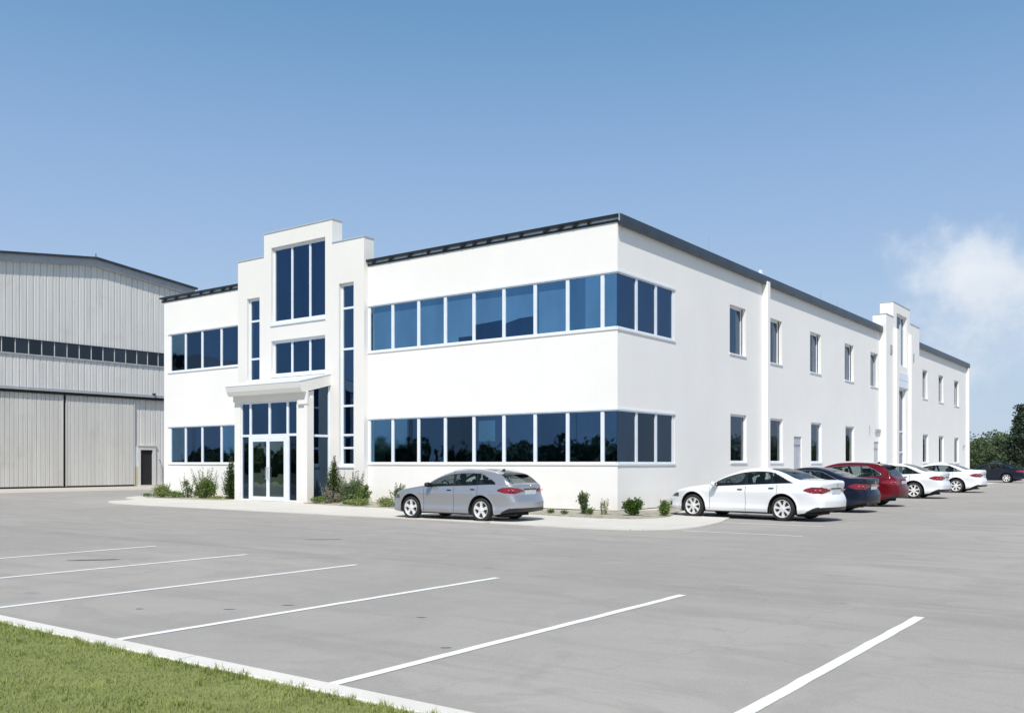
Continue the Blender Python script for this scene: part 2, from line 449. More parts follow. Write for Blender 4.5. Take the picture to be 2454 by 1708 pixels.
while cnt < 125000:
    x = rnd.uniform(.5, 16.5); y = -23.02 - 4.6*rnd.random()**1.15
    # stay in the strip the photograph looks across (and a margin of it)
    cnt += 1
    nn = noise.noise(Vector((x*1.3, y*1.3, 4)))
    n2_ = noise.noise(Vector((x*5, y*5, 9)))
    h = (.014 + .018*rnd.random() + max(0, nn)*.022 + max(0, n2_)*.02)
    if y > -23.08 and rnd.random() < .6: continue
    a = rnd.uniform(0, 6.283); w = rnd.uniform(.0022, .0042); ln = rnd.uniform(.005, .03)
    dx, dy = math.cos(a)*w, math.sin(a)*w
    bx, by = math.cos(a+1.57+rnd.uniform(-.6,.6))*ln, math.sin(a+1.57)*ln
    z = lawn_z(x, y)-.004
    k = len(g.v)
    g.v += [(x-dx,y-dy,z),(x+dx,y+dy,z),(x+dx*.7+bx*.4,y+dy*.7+by*.4,z+h*.6),(x-dx*.7+bx*.4,y-dy*.7+by*.4,z+h*.6),(x+bx,y+by,z+h)]
    g.f += [(k,k+1,k+2,k+3),(k+3,k+2,k+4)]; g.m += [0,0]
for _ in range(600):
    tx = rnd.uniform(.5, 16.5); ty = -23.07 - abs(rnd.gauss(0, .10)) if rnd.random() < .6 else -23.1-3.5*rnd.random(); hh = rnd.uniform(.03,.075)
    for _ in range(16):
        x = tx+rnd.gauss(0,.02); y = ty+rnd.gauss(0,.02); a = rnd.uniform(0,6.283); w = .003; ln = rnd.uniform(.01,.04); z = lawn_z(x,y)-.004; h = hh*rnd.uniform(.5,1.1)
        dx, dy = math.cos(a)*w, math.sin(a)*w; bx, by = -math.sin(a)*ln, math.cos(a)*ln; k = len(g.v)
        g.v += [(x-dx,y-dy,z),(x+dx,y+dy,z),(x+dx*.7+bx*.4,y+dy*.7+by*.4,z+h*.6),(x-dx*.7+bx*.4,y-dy*.7+by*.4,z+h*.6),(x+bx,y+by,z+h)]
        g.f += [(k,k+1,k+2,k+3),(k+3,k+2,k+4)]; g.m += [0,0]
tag(g.build('lawn_grass', M['grass_blade']), 'mown green grass behind the pale kerb in the near corner', 'grass', kind='stuff')

# dark oil marks, thin stains lying on the surface
def stain(cx, cy, lx, ly, rot, seed):
    g = MB(); pts = []
    for i in range(28):
        a = 2*math.pi*i/28; r = 1 + .35*noise.noise(Vector((math.cos(a)*1.6, math.sin(a)*1.6, seed)))
        p = Vector((math.cos(a)*lx*r, math.sin(a)*ly*r, 0)); p.rotate(Matrix.Rotation(rot, 3, 'Z'))
        pts.append((cx+p.x, cy+p.y, .0075))
    g.face(pts); return tag(g.build('oil_stain', M['stain'], recalc=True), kind='structure')
M['stain'] = simple('oily_asphalt', (.12,.12,.118), .6, var=.35, scale=6)
M['stain2'] = simple('damp_asphalt', (.24,.235,.23), .8, var=.3, scale=5)
stain(.62,-19.02,.44,.085,R(36+12), 1)
for i, (sx, sy, l) in enumerate(((7.05,-21.0,.07),(7.35,-20.4,.08),(9.2,-20.1,.06),(10.5,-21.2,.05),(6.2,-21.6,.05))):
    stain(sx, sy, l, .016, R(37), i+4)
o = stain(.5,-13.7,.42,.11,R(40), 12); o.data.materials[0] = M['stain2']

# ------------------------------------------------------------------ main building
HW = 9.93
B = empty('office_building', (0,0,0))
tag(B, 'long white two storey office building with blue ribbon windows and stepped entrance tower', 'building')

def wall_grid(mb, fix, axis, a0, a1, z0, z1, holes, depth, inward, extra=()):
    """a flat wall in plane axis=fix between a0..a1, z0..z1 with rectangular holes (a,b,zl,zh) and their reveals"""
    A = sorted(set([a0, a1] + [h[0] for h in holes] + [h[1] for h in holes]))
    Z = sorted(set([z0, z1] + [h[2] for h in holes] + [h[3] for h in holes]))
    A = [a for a in A if a0-1e-6 <= a <= a1+1e-6]
    mk = (lambda a, z, d=0: (a, fix+d, z)) if axis == 'y' else (lambda a, z, d=0: (fix+d, a, z))
    for a, b in zip(A, A[1:]):
        for c, d in zip(Z, Z[1:]):
            am, zm = (a+b)/2, (c+d)/2
            if any(h[0] < am < h[1] and h[2] < zm < h[3] for h in holes): continue
            q = [mk(a,c), mk(b,c), mk(b,d), mk(a,d)]
            mb.face(q)
    for h in holes:
        D_ = depth*inward
        a, b, c, d = h[:4]
        mb.face([mk(a,c), mk(b,c), mk(b,c,D_), mk(a,c,D_)])
        mb.face([mk(a,d), mk(b,d), mk(b,d,D_), mk(a,d,D_)])
        if a > a0+1e-6: mb.face([mk(a,c), mk(a,d), mk(a,d,D_), mk(a,c,D_)])
        if b < a1-1e-6: mb.face([mk(b,c), mk(b,d), mk(b,d,D_), mk(b,c,D_)])

UP = (6.33, 8.24); LO = (1.68, 3.52)
# south (left-hand) wall: two ribbons right of the tower, two in the left wing
wl = MB()
wall_grid(wl, 0, 'y', -26.8, 0, .06, HW, [(-11.95,0,*UP),(-11.95,0,*LO),(-26.25,-20.45,*UP),(-26.25,-19.05,*LO)], .16, 1)
# east (right-hand) wall
WIN_U = [(9.42,11.15),(13.85,15.55),(19.5,21.2),(25.25,26.95),(30.3,31.95),(43.4,44.95),(48.5,50.2),(54.1,55.95)]
WIN_L = [(9.5,11.25),(13.95,15.65),(19.65,21.3),(25.4,27.05),(43.5,45.2),(48.6,50.35),(54.2,55.95)]
DOORS = [(17.15,18.25),(31.05,32.1)]
wr = MB()
holes = [(0,4.26,*UP),(0,4.3,*LO)] + [(a,b,6.36,8.42) for a, b in WIN_U] + [(a,b,1.72,3.78) for a, b in WIN_L] + [(a,b,.06,3.0) for a, b in DOORS]
wall_grid(wr, 0, 'x', 0, 59.2, .06, HW, holes, .16, -1)
# deeper reveals of the punched windows
for a, b in WIN_U: wall_grid(wr, -.16, 'x', a, b, 6.36, 8.42, [(a,b,6.36,8.42)], .12, -1)
for o_ in (wl, wr): pass
wl.build('wall', M['stucco'], B, merge=.0005, recalc=False)
wr.build('wall', M['stucco'], B, merge=.0005, recalc=False)
# hidden sides close the shell
bk = MB()
bk.face([(-26.8,0,.06),(-26.8,0,HW),(-26.8,59.2,HW),(-26.8,59.2,.06)]); bk.face([(-26.8,59.2,.06),(-26.8,59.2,HW),(0,59.2,HW),(0,59.2,.06)])
bk.build('wall', M['stucco'], B)
pl = MB(); pl.box(-26.74,-.06,.06,59.14,-.05,.06)
pl.build('plinth', M['dark'], B)
rf = MB(); rf.box(-26.79,-.01,.01,59.19,HW-.05,HW-.005)
rf.build('roof', M['roof'], B)

# roof edge: dark boards with a pale gutter glimpsed between them
def rail_y(parent, x0, x1, name='roof_edge'):
    e = MB()
    e.box(x0, x1, -.035, .30, HW, HW+.075)
    e.box(x0, x1, -.16, .30, HW+.165, HW+.245)
    o = e.build(name, M['eaves'], parent, bevel=.012)
    gg = MB(); gg.box(x0, x1, -.02, .28, HW+.078, HW+.162)
    gt = gg.build('gutter', M['gutter'], o)
    x = x0+.25; rr = random.Random(5)
    while x < x1-.4:
        w = rr.uniform(.12,.35); br = MB()
        br.profile([(x,HW+.077),(x+w*.5,HW+.077),(x+w,HW+.163),(x+w*.35,HW+.163)], 'y', -.10, -.022)
        x += rr.uniform(.55,1.1)
        br.build('bracket', M['fascia'], o, recalc=True)
    return o
rail_y(B, -12.0, .14); rail_y(B, -27.0, -20.4)
e = MB()
prof = [(-.25,HW+.002),(.02,HW-.10),(.14,HW-.14),(.21,HW-.13),(.23,HW+.05),(.21,HW+.235),(.14,HW+.25),(-.25,HW+.25)]
e2 = MB()
# pieces on either side of the second tower
for y0, y1 in ((-.17,32.28),(40.7,59.35)):
    e.profile(prof, 'y', y0 if y0 > 0 else .302, y1)
    if y0 < 0: e.profile([(x_, z_) for x_, z_ in prof if x_ > .15] + [(.142,HW+.25),(.142,HW-.14)], 'y', y0, .300)
ef = e.build('roof_edge', M['fascia'], B, recalc=True)
tr = MB()
for y0, y1 in ((.30,32.25),(40.72,59.3)): tr.box(-.24, .10, y0, y1, HW+.252, HW+.30)
tr.build('roof_flashing', M['coping'], ef)
# end cap where both edges meet
ec = MB(); ec.box(.15,.20,-.19,-.172,HW-.02,HW+.25); ec.build('end_cap', M['gutter'], ef)

# ---- windows
def bay(plane, a0, a1, z0, z1, glass, off, inward, ml=.07, mr=.07, mt=.05, mb_=.05, d=.07, name='window', cross=(), refl_and_blinds=()):
    """one bay: white frame members set in the opening and its pane.  plane 'y'|'x'; off = plane coordinate of the frame's outer face"""
    f = MB()
    def bx(p0, p1, q0, q1, o0=None, o1=None):
        o0 = off if o0 is None else o0; o1 = off+inward*d if o1 is None else o1
        lo, hi = min(o0,o1), max(o0,o1)
        if plane == 'y': f.box(p0, p1, lo, hi, q0, q1)
        else: f.box(lo, hi, p0, p1, q0, q1)
    if ml: bx(a0, a0+ml, z0, z1)
    if mr: bx(a1-mr, a1, z0, z1)
    bx(a0+ml, a1-mr, z1-mt, z1, off+inward*.003); bx(a0+ml, a1-mr, z0, z0+mb_, off+inward*.003)
    for zc in cross: bx(a0+ml, a1-mr, zc-.03, zc+.03, off+inward*.005)
    fr = f.build(name, M['trim'], B)
    p = MB(); po = off+inward*d*.62
    if plane == 'y': p.face([(a0+ml-.01,po,z0+mb_-.01),(a1-mr+.01,po,z0+mb_-.01),(a1-mr+.01,po,z1-mt+.01),(a0+ml-.01,po,z1-mt+.01)])
    else: p.face([(po,a0+ml-.01,z0+mb_-.01),(po,a1-mr+.01,z0+mb_-.01),(po,a1-mr+.01,z1-mt+.01),(po,a0+ml-.01,z1-mt+.01)])
    A0, A1, Z0, Z1 = a0+ml, a1-mr, z0+mb_, z1-mt
    ms = [glass]
    for k, (poly, sm) in enumerate(refl_and_blinds):  # polygons paint reflections, frame shade and blinds over the opaque pane
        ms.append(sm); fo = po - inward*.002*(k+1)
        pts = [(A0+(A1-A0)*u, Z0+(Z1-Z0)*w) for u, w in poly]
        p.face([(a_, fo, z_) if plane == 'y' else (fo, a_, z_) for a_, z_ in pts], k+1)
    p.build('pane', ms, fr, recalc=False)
    return fr
bnd = [-11.95,-10.61,-9.18,-7.77,-6.33,-4.89,-3.46,-2.05,-.61]
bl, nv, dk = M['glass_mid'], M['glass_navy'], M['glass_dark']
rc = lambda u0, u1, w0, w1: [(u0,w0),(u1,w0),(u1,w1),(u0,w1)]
REFL_BLINDS = {(1,0): [(rc(0,1,.86,1), bl), (rc(0,.07,0,.86), nv)], (1,1): [(rc(0,1,.84,1), bl)], (1,2): [(rc(0,1,.86,1), bl)], (1,3): [(rc(0,1,.9,1), bl), (rc(.45,.98,0,.1), nv)],  # top bands paint frame shade; slanted navy areas paint reflections; lower blues show blinds
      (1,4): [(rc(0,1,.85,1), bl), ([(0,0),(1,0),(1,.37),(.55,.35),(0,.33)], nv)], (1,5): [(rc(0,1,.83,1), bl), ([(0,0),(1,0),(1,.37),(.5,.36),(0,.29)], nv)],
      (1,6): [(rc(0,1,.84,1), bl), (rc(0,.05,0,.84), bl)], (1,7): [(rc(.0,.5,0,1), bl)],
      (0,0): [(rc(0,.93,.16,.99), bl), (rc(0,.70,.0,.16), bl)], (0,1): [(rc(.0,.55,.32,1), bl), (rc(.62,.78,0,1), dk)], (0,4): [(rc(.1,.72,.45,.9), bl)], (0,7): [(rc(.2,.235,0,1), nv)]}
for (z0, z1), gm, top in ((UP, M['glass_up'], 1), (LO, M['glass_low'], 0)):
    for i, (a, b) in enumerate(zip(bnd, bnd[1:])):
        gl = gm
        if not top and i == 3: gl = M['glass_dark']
        bay('y', a, b, z0, z1, gl, .01, 1, refl_and_blinds=REFL_BLINDS.get((top, i), ()))
    # the last bay turns the corner glass to glass
    bay('y', -.61, -.053, z0, z1, gm, .01, 1, mr=.0)
    g2 = M['glass_navy'] if top else M['glass_dark']
    bay('x', .053, 1.37, z0, z1, g2, -.01, -1, ml=0)
    bay('x', 1.37, 2.83, z0, z1, g2, -.01, -1)
    bay('x', 2.83, 4.22, z0, z1, g2, -.01, -1, mr=.08)
    h = MB(); h.profile([(-.035,z0-.005),(-.035,z0-.07),(.12,z0-.07),(.12,z0-.005)], 'x', -12.0, .045); 
    h.box(-.12+.122, .045, -.044+.0, 4.4, z0-.11+.001, z0-.021) if False else None
    s_ = h.build('window_sill', M['sill'], B, recalc=True)
    h = MB(); h.box(-.05, .040, .122, 4.33, z0-.068, z0-.003); h.build('window_sill', M['sill'], B)
    h = MB(); h.box(-12.0, .035, -.035, .004, z1-.01, z1+.055); h.box(-.004, .034, .006, 4.32, z1-.012, z1+.054)
    h.build('window_head', M['trim'], B)
lw = [-26.25,-24.95,-23.57,-22.03,-20.45]
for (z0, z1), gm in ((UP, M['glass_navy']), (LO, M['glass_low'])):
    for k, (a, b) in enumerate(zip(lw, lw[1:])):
        sh = [[([(0,0),(1,0),(1,.42),(0,.44)], dk), (rc(0,1,.44,1), bl)], [([(0,0),(1,0),(1,.38),(.5,.40),(0,.36)], dk)], [([(0,0),(1,0),(1,.16),(.4,.30),(0,.30)], dk)], [([(0,0),(1,0),(1,.08),(0,.16)], dk)]][k] if z0 > 3 else [[(rc(0,1,.05,1), bl)], [(rc(.3,.55,0,1), nv)], [], [(rc(0,1,.25,1), bl)]][k]  # dark lower polygons are reflections painted on the wing's panes
        bay('y', a, b, z0, z1, gm, .01, 1, refl_and_blinds=sh)
    if z0 < 3: bay('y', -20.45, -19.05, z0, z1, gm, .01, 1)
    h = MB(); h.box(-26.42, -20.40, -.04, .004, z0-.07, z0-.004); h.build('window_sill', M['sill'], B)
    h = MB(); h.box(-26.42, -20.40, -.045, .004, z1-.01, z1+.06); h.build('window_head', M['trim'], B)

# punched windows of the side wall: deep, with a sloping sill
for k, (a, b) in enumerate(WIN_U):
    bay('x', a, b, 6.36, 8.42, M['glass_navy'] if k < 5 else M['glass_dark'], -.20, -1, .07, .10, .09, .07, .06)
    h = MB(); h.box(-.28, .045, a-.04, b+.04, 6.30, 6.357); h.build('window_sill', M['sill'], B)
for k, (a, b) in enumerate(WIN_L):
    bay('x', a, b, 1.72, 3.78, M['glass_dark'], -.10, -1, .07, .10, .09, .07, .055)
    h = MB(); h.box(-.15, .045, a-.04, b+.04, 1.66, 1.717); h.build('window_sill', M['sill'], B)
for a, b in DOORS:
    f = MB(); f.box(-.15, -.10, a+.06, b-.06, .08, 2.6)
    dr = f.build('door', M['door_paint'], B, bevel=.006)
    f = MB(); f.box(-.155,-.05,a+.001,a+.06,.062,2.998); f.box(-.155,-.05,b-.06,b-.001,.062,2.998); f.box(-.154,-.052,a+.06,b-.06,2.6,2.998)
    f.build('door_frame', M['door_paint'], dr)
    f = MB(); f.box(-.10,-.03,a+.14,a+.17,1.02,1.05); f.box(-.045,-.03,a+.14,a+.26,1.02,1.05); f.build('handle', M['steel'], dr)

# downpipe casings (pilasters) on the side wall
p = MB(); p.box(-.001,.27,13.03,13.36,.05,HW-.001); p.build('pilaster', M['stucco'], B, bevel=.02)
p = MB(); p.box(-.001,.22,58.85,59.22,.05,HW-.15); p.build('pilaster', M['stucco'], B, bevel=.02)
p = MB(); p.box(-.10,.02,12.9,13.1,HW+.301,HW+.52); p.build('roof_vent', M['trim'], B)
for y, hh in ((7.6,.75),(21.5,.5),(24.3,.35),(25.2,.4)):
    p = MB(); p.tube([(-.12,y,HW+.29),(-.12,y,HW+.3+hh)], .012, 5); p.build('lightning_rod', M['steel'], B)
# small fittings on the side wall
p = MB(); p.box(0,.12,31.25,32.2,3.58,3.78); p.build('wall_light', M['hangar_trim'], B, bevel=.01)
p = MB(); p.tube([(.03,30.05,3.4),(.03,30.05,3.95)], .02, 6); p.build('conduit', M['steel'], B)
p = MB(); p.box(0,.1,57.5,57.75,3.0,3.2); p.build('wall_light', M['hangar_trim'], B, bevel=.01)

# ---- stepped entrance tower on the left-hand wall
TY = -.25; TB = .32
def wallblock(mb, x0, x1, z0, z1, holes, depth=.16):
    wall_grid(mb, TY, 'y', x0, x1, z0, z1, holes, depth, 1)
tw = MB()
tall = (-17.98,-14.38,7.97,11.47); w2 = (-17.98,-14.38,5.62,7.23)
tl = (-19.72,-18.81,5.45,9.33); tr_ = (-13.52,-12.62,1.55,9.33)
wallblock(tw, -20.4, -18.49, 0, 11.12, [tl]); wallblock(tw, -18.49, -13.93, 0, 12.15, [tall, w2]); wallblock(tw, -13.93, -12.0, 0, 11.12, [tr_])
def q(*p): tw.face(p)
# flanks, step cheeks, backs
q((-12,TY,0),(-12,TB,0),(-12,TB,11.12),(-12,TY,11.12)); q((-20.4,TY,0),(-20.4,TY,11.12),(-20.4,TB,11.12),(-20.4,TB,0))
q((-13.93,TY,11.12),(-13.93,TB,11.12),(-13.93,TB,12.15),(-13.93,TY,12.15)); q((-18.49,TY,11.12),(-18.49,TY,12.15),(-18.49,TB,12.15),(-18.49,TB,11.12))
for x0, x1, zt in ((-20.4,-18.49,11.12),(-18.49,-13.93,12.15),(-13.93,-12.0,11.12)):
    q((x0,TB,9.8),(x1,TB,9.8),(x1,TB,zt),(x0,TB,zt)); q((x0,TY,zt),(x1,TY,zt),(x1,TB,zt),(x0,TB,zt))
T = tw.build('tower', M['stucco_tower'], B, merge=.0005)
cp = MB()
for x0, x1, zt in ((-20.43,-18.495,11.12),(-18.52,-13.90,12.15),(-13.925,-11.97,11.12)):
    cp.box(x0, x1, TY-.03, TB+.03, zt+.002, zt+.05)
cp.build('coping', M['coping'], T)

def unit(name, rect, xs, zs, glass, off, parent=B, plane='y', inward=1, fw=.07, mw=.06, d=.08, bottom=None):
    """a frame with mullions at xs and transoms at zs, and its glazing behind"""
    x0, x1, z0, z1 = rect; bo = fw if bottom is None else bottom
    f = MB()
    def bx(p0, p1, q0, q1, k=0):
        o0, o1 = off+inward*k, off+inward*d; lo, hi = min(o0,o1), max(o0,o1)
        f.box(p0,p1,lo,hi,q0,q1) if plane == 'y' else f.box(lo,hi,p0,p1,q0,q1)
    bx(x0,x0+fw,z0,z1); bx(x1-fw,x1,z0,z1); bx(x0+fw,x1-fw,z1-fw,z1,.002); bx(x0+fw,x1-fw,z0,z0+bo,.002)
    for x in xs: bx(x-mw/2,x+mw/2,z0+bo,z1-fw,.004)
    for z in zs: bx(x0+fw,x1-fw,z-mw/2,z+mw/2,.008)
    fr = f.build(name, M['trim'], parent)
    pn = MB(); po = off+inward*d*.7
    if plane == 'y': pn.face([(x0+.02,po,z0+.02),(x1-.02,po,z0+.02),(x1-.02,po,z1-.02),(x0+.02,po,z1-.02)])
    else: pn.face([(po,x0+.02,z0+.02),(po,x1-.02,z0+.02),(po,x1-.02,z1-.02),(po,x0+.02,z1-.02)])
    pn.build('pane', glass, fr)
    return fr
x0, x1, z0, z1 = tall
unit('window', (x0+.002,x1-.002,z0+.002,z1-.002), (-16.72,-15.52), (), M['glass_navy'], TY+.14, fw=.11, mw=.10, bottom=.17)
x0, x1, z0, z1 = w2
unit('window', (x0+.002,x1-.002,z0+.002,z1-.002), (-16.72,-15.52), (), M['glass_navy'], TY+.14, fw=.11, mw=.10, bottom=.13)
x0, x1, z0, z1 = tl
unit('window', (x0+.002,x1-.002,z0+.002,z1-.002), (), (8.28,6.52), M['glass_navy'], TY+.14, fw=.11, mw=.09)
x0, x1, z0, z1 = tr_
u_ = unit('window', (x0+.002,x1-.002,z0+.002,z1-.002), (), (8.28,6.54,4.12,2.88,2.33), M['glass_low'], TY+.14, fw=.11, mw=.09)
for rr_ in (tall, w2, tl, tr_):
    h = MB(); h.box(rr_[0]-.03, rr_[1]+.03, TY-.05, TY-.001, rr_[2]-.07, rr_[2]+.0); h.build('window_sill', M['trim'], T)

# ---- glazed entrance porch
PY = -1.5; px0, px1 = -18.98, -14.1
gz = (-18.56,-14.77,.04,4.36)
po_ = MB()
wall_grid(po_, PY, 'y', px0, px1, .03, 4.72, [gz], .14, 1)
# right flank: a deep pier at the front, glazing behind it; left flank is solid
po_.face([(px1,PY,.03),(px1,-1.17,.03),(px1,-1.17,4.76),(px1,PY,4.66)])
po_.face([(px0,PY,.03),(px0,PY,4.72),(px0,TY,4.72),(px0,TY,.03)])
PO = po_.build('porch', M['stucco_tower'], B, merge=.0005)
pr = MB(); pr.box(px1-.12, px1+.07, PY-.07, PY+.30, .03, 4.45); pr.box(px1-.50, px1+.10, PY-.11, PY-.002, 4.16, 4.70)
pr.build('pier', M['stucco_tower'], PO, bevel=.01)
lb = MB(); lb.box(px0-.03, px1-.505, PY-.06, PY-.002, 4.42, 4.68); lb.build('lintel', M['stucco_tower'], PO, bevel=.008)
unit('porch_window', (px0+.42+.002,px1-.67-.002,2.90,4.355), (-17.93,-16.62,-15.42), (), M['glass_navy'], PY+.05, parent=PO, fw=.05, mw=.12)
for a, b in ((gz[0]+.002,-17.985),(-15.375,gz[1]-.002)):
    unit('sidelight', (a,b,.045,2.897), (), (), M['glass_dark'], PY+.05, parent=PO, fw=.05)
# pair of glass doors in a broad white frame
df = MB(); dz1 = 2.895
df.box(-17.98,-17.83,PY+.03,PY+.13,.045,dz1); df.box(-15.53,-15.38,PY+.03,PY+.13,.045,dz1)
df.box(-17.83,-15.53,PY+.032,PY+.13,2.74,dz1); df.box(-17.83,-15.53,PY+.0,PY+.13,.031,.075)
DF = df.build('door_frame', M['trim'], PO)
for a, b, hx in ((-17.825,-16.69,-16.76),(-16.68,-15.535,-16.61)):
    l = MB(); l.box(a,a+.09,PY+.02,PY+.07,.08,2.735); l.box(b-.09,b,PY+.02,PY+.07,.08,2.735)
    l.box(a+.09,b-.09,PY+.022,PY+.07,2.63,2.735); l.box(a+.09,b-.09,PY+.022,PY+.07,.08,.22)
    lo = l.build('door', M['trim'], PO)
    pn = MB(); pn.face([(a+.08,PY+.05,.21),(b-.08,PY+.05,.21),(b-.08,PY+.05,2.64),(a+.08,PY+.05,2.64)]); pn.build('pane', M['door_glass'], lo)
    hd = MB(); hd.tube([(hx,PY+.02,.98),(hx,PY-.05,.98),(hx,PY-.05,1.5),(hx,PY+.02,1.5)], .014, 6); hd.build('handle', M['steel'], lo)
# side glazing
sg = MB(); xs_ = px1-.02
sg.box(xs_-.06,xs_,-1.168,-1.12,.04,4.76); sg.box(xs_-.06,xs_,-.30,-.252,.04,4.98); sg.box(xs_-.062,xs_-.002,-1.12,-.30,2.80,2.90); sg.box(xs_-.062,xs_-.002,-1.12,-.30,.04,.09)
SG = sg.build('porch_window', M['trim'], PO)
pn = MB(); pn.face([(xs_-.04,-1.19,.035),(xs_-.04,-.251,.035),(xs_-.04,-.251,5.02),(xs_-.04,-1.19,4.785)]); pn.build('pane', M['glass_dark'], SG)
# sloping canopy with moulded front edge
cy0 = -2.0; cx0, cx1 = -18.98, -14.02
ca = MB()
sec = [(cy0,5.07),(cy0+.02,5.0),(cy0+.07,4.84),(cy0+.15,4.69),(cy0+.17,4.655),(cy0+.28,4.655),(TY-.002,5.03),(TY-.002,5.50)]
ca.profile(sec, 'x', cx0, cx1)
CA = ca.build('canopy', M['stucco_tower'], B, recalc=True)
ce = MB(); ce.profile([(cy0-.012,5.075),(cy0-.012,5.105),(TY-.004,5.535),(TY-.004,5.505)], 'x', cx0-.02, cx1+.02)
ce.build('canopy_roof', M['trim'], CA, recalc=True)

# ---- second stepped tower on the right-hand wall
sx, sb = .40, -.42
TR = empty('x', (0,0,0)); bpy.data.objects.remove(TR)
t2 = MB()
slot = (34.9,37.2,.05,6.55); slotu = (34.75,37.35,8.0,11.3)
def q2(*p): t2.face(p)
wall_grid(t2, sx, 'x', 32.3, 33.95, 0, 10.93, [], .3, -1)
wall_grid(t2, sx, 'x', 33.95, 38.1, 0, 11.9, [slot, slotu], .32, -1)
wall_grid(t2, sx, 'x', 38.1, 40.7, 0, 11.0, [], .3, -1)
q2((sx,32.3,0),(sx,32.3,10.93),(sb,32.3,10.93),(sb,32.3,0)); q2((sx,40.7,0),(sx,40.7,11.0),(sb,40.7,11.0),(sb,40.7,0))
q2((sx,33.95,10.93),(sb,33.95,10.93),(sb,33.95,11.9),(sx,33.95,11.9)); q2((sx,38.1,11.0),(sb,38.1,11.0),(sb,38.1,11.9),(sx,38.1,11.9))
for y0, y1, zt in ((32.3,33.95,10.93),(33.95,38.1,11.9),(38.1,40.7,11.0)):
    q2((sx,y0,zt),(sx,y1,zt),(sb,y1,zt),(sb,y0,zt)); q2((sb,y0,9.7),(sb,y1,9.7),(sb,y1,zt),(sb,y0,zt))
T2 = t2.build('tower', M['stucco'], B, merge=.0005)
cp = MB()
for y0, y1, zt in ((32.27,33.945,10.93),(33.92,38.13,11.9),(38.135,40.73,11.0)): cp.box(sb-.03, sx+.03, y0, y1, zt+.002, zt+.045)
cp.build('coping', M['coping'], T2)
# piers either side of the slot, spandrel panel with two grooves
pp = MB(); pp.box(sx+.001, sx+.22, 33.95, 34.5, .03, 10.2); pp.box(sx+.001, sx+.22, 37.6, 38.1, .03, 10.2); pp.build('pier', M['stucco'], T2, bevel=.03)
sp = MB(); sp.box(sx, sx+.05, 34.52, 37.58, 6.6, 7.05); sp.box(sx, sx+.05, 34.52, 37.58, 7.08, 7.55); sp.build('spandrel', M['trim'], T2)
unit('window', (34.902,37.198,.052,6.548), (36.05,), (2.4,3.75), M['glass_dark'], sx-.2, plane='x', inward=-1, fw=.10, mw=.10)
unit('window', (34.752,37.348,8.002,11.298), (35.5,36.5), (), M['glass_dark'], sx-.2, plane='x', inward=-1, fw=.10, mw=.12)
for y in (33.35, 38.9):
    sc = MB(); sc.prism([(sx+.001, y-.22),(sx+.05, y-.22),(sx+.05, y+.22),(sx+.001, y+.22)], 8.55, 9.1); sc.build('wall_light', M['hangar_trim'], T2, bevel=.01)

# ------------------------------------------------------------------ hangar
HX = -46.0
H = empty('hangar', (HX, 7, 0)); H.location = (0,0,0)
tag(H, 'big grey metal clad hangar with sliding doors and shallow gable roof', 'hangar')
def rz(y): return 16.0 - .115*abs(y-6.9)
def ribs(mb, y0, y1, z0, z1, x, pitch=.44, gable=False, dep=-.06):
    """vertical trapezoid ribs from y0 to y1 as one folded sheet"""
    pts = []; y = y0
    while y < y1-1e-6:
        for dy, dx in ((0,0),(pitch*.05,dep),(pitch*.10,dep),(pitch*.20,0),(pitch*.58,0),(pitch*.62,dep*.35),(pitch*.68,0)):
            if y+dy <= y1: pts.append((y+dy, dx))
        y += pitch
    pts.append((y1, 0))
    for (a, da), (b, db) in zip(pts, pts[1:]):
        za, zb = (rz(a)-z1, rz(b)-z1) if gable else (z1, z1)
        mb.face([(x+da,a,z0),(x+db,b,z0),(x+db,b,zb),(x+da,a,za)])
c = MB(); ribs(c, -14, 14.6, 9.86, .55, HX, gable=True); ribs(c, -14, 14.6, 6.66, 8.76, HX)
ribs(c, 11.62, 14.6, .05, 6.3, HX+.06); ribs(c, 9.92, 11.62, 2.95, 6.3, HX+.06)
c.face([(HX-.02,-14,0),(HX-.02,14.6,0),(HX-.02,14.6,6.7),(HX-.02,-14,6.7)])
c.build('wall', M['clad'], H)
c = MB()
c.face([(HX,14.6,0),(HX-32,14.6,0),(HX-32,14.6,rz(14.6)-.1),(HX,14.6,rz(14.6)-.1)])
c.face([(HX,-14,0),(HX-32,-14,0),(HX-32,-14,rz(-14)-.1),(HX,-14,rz(-14)-.1)])
c.face([(HX-32,-14,0),(HX-32,14.6,0),(HX-32,14.6,rz(14.6)-.1),(HX-32,6.9,15.9),(HX-32,-14,rz(-14)-.1)])
c.build('wall', M['clad'], H)
c = MB()
for a, b in ((-14.4,6.9),(6.9,14.95)):
    c.face([(HX+.5,a,rz(a)),(HX+.5,b,rz(b)),(HX-32.3,b,rz(b)),(HX-32.3,a,rz(a))])
    c.face([(HX+.5,a,rz(a)-.13),(HX+.5,b,rz(b)-.13),(HX+.5,b,rz(b)),(HX+.5,a,rz(a))])
    c.face([(HX+.5,a,rz(a)-.13),(HX+.5,b,rz(b)-.13),(HX-.1,b,rz(b)-.13),(HX-.1,a,rz(a)-.13)])
hr = c.build('roof', M['fascia'], H)
c = MB()
for a, b in ((-14.3,6.9),(6.9,14.8)):
    c.face([(HX+.3,a,rz(a)-.6),(HX+.3,b,rz(b)-.6),(HX+.3,b,rz(b)-.132),(HX+.3,a,rz(a)-.132)])
    c.face([(HX+.3,a,rz(a)-.6),(HX+.3,b,rz(b)-.6),(HX-.0,b,rz(b)-.6),(HX-.0,a,rz(a)-.6)])
c.build('fascia_board', M['hangar_trim'], hr)
c = MB(); c.tube([(HX+.3,6.9,15.9),(HX+.3,6.9,16.25)], .03, 5); c.build('finial', M['fascia'], hr)
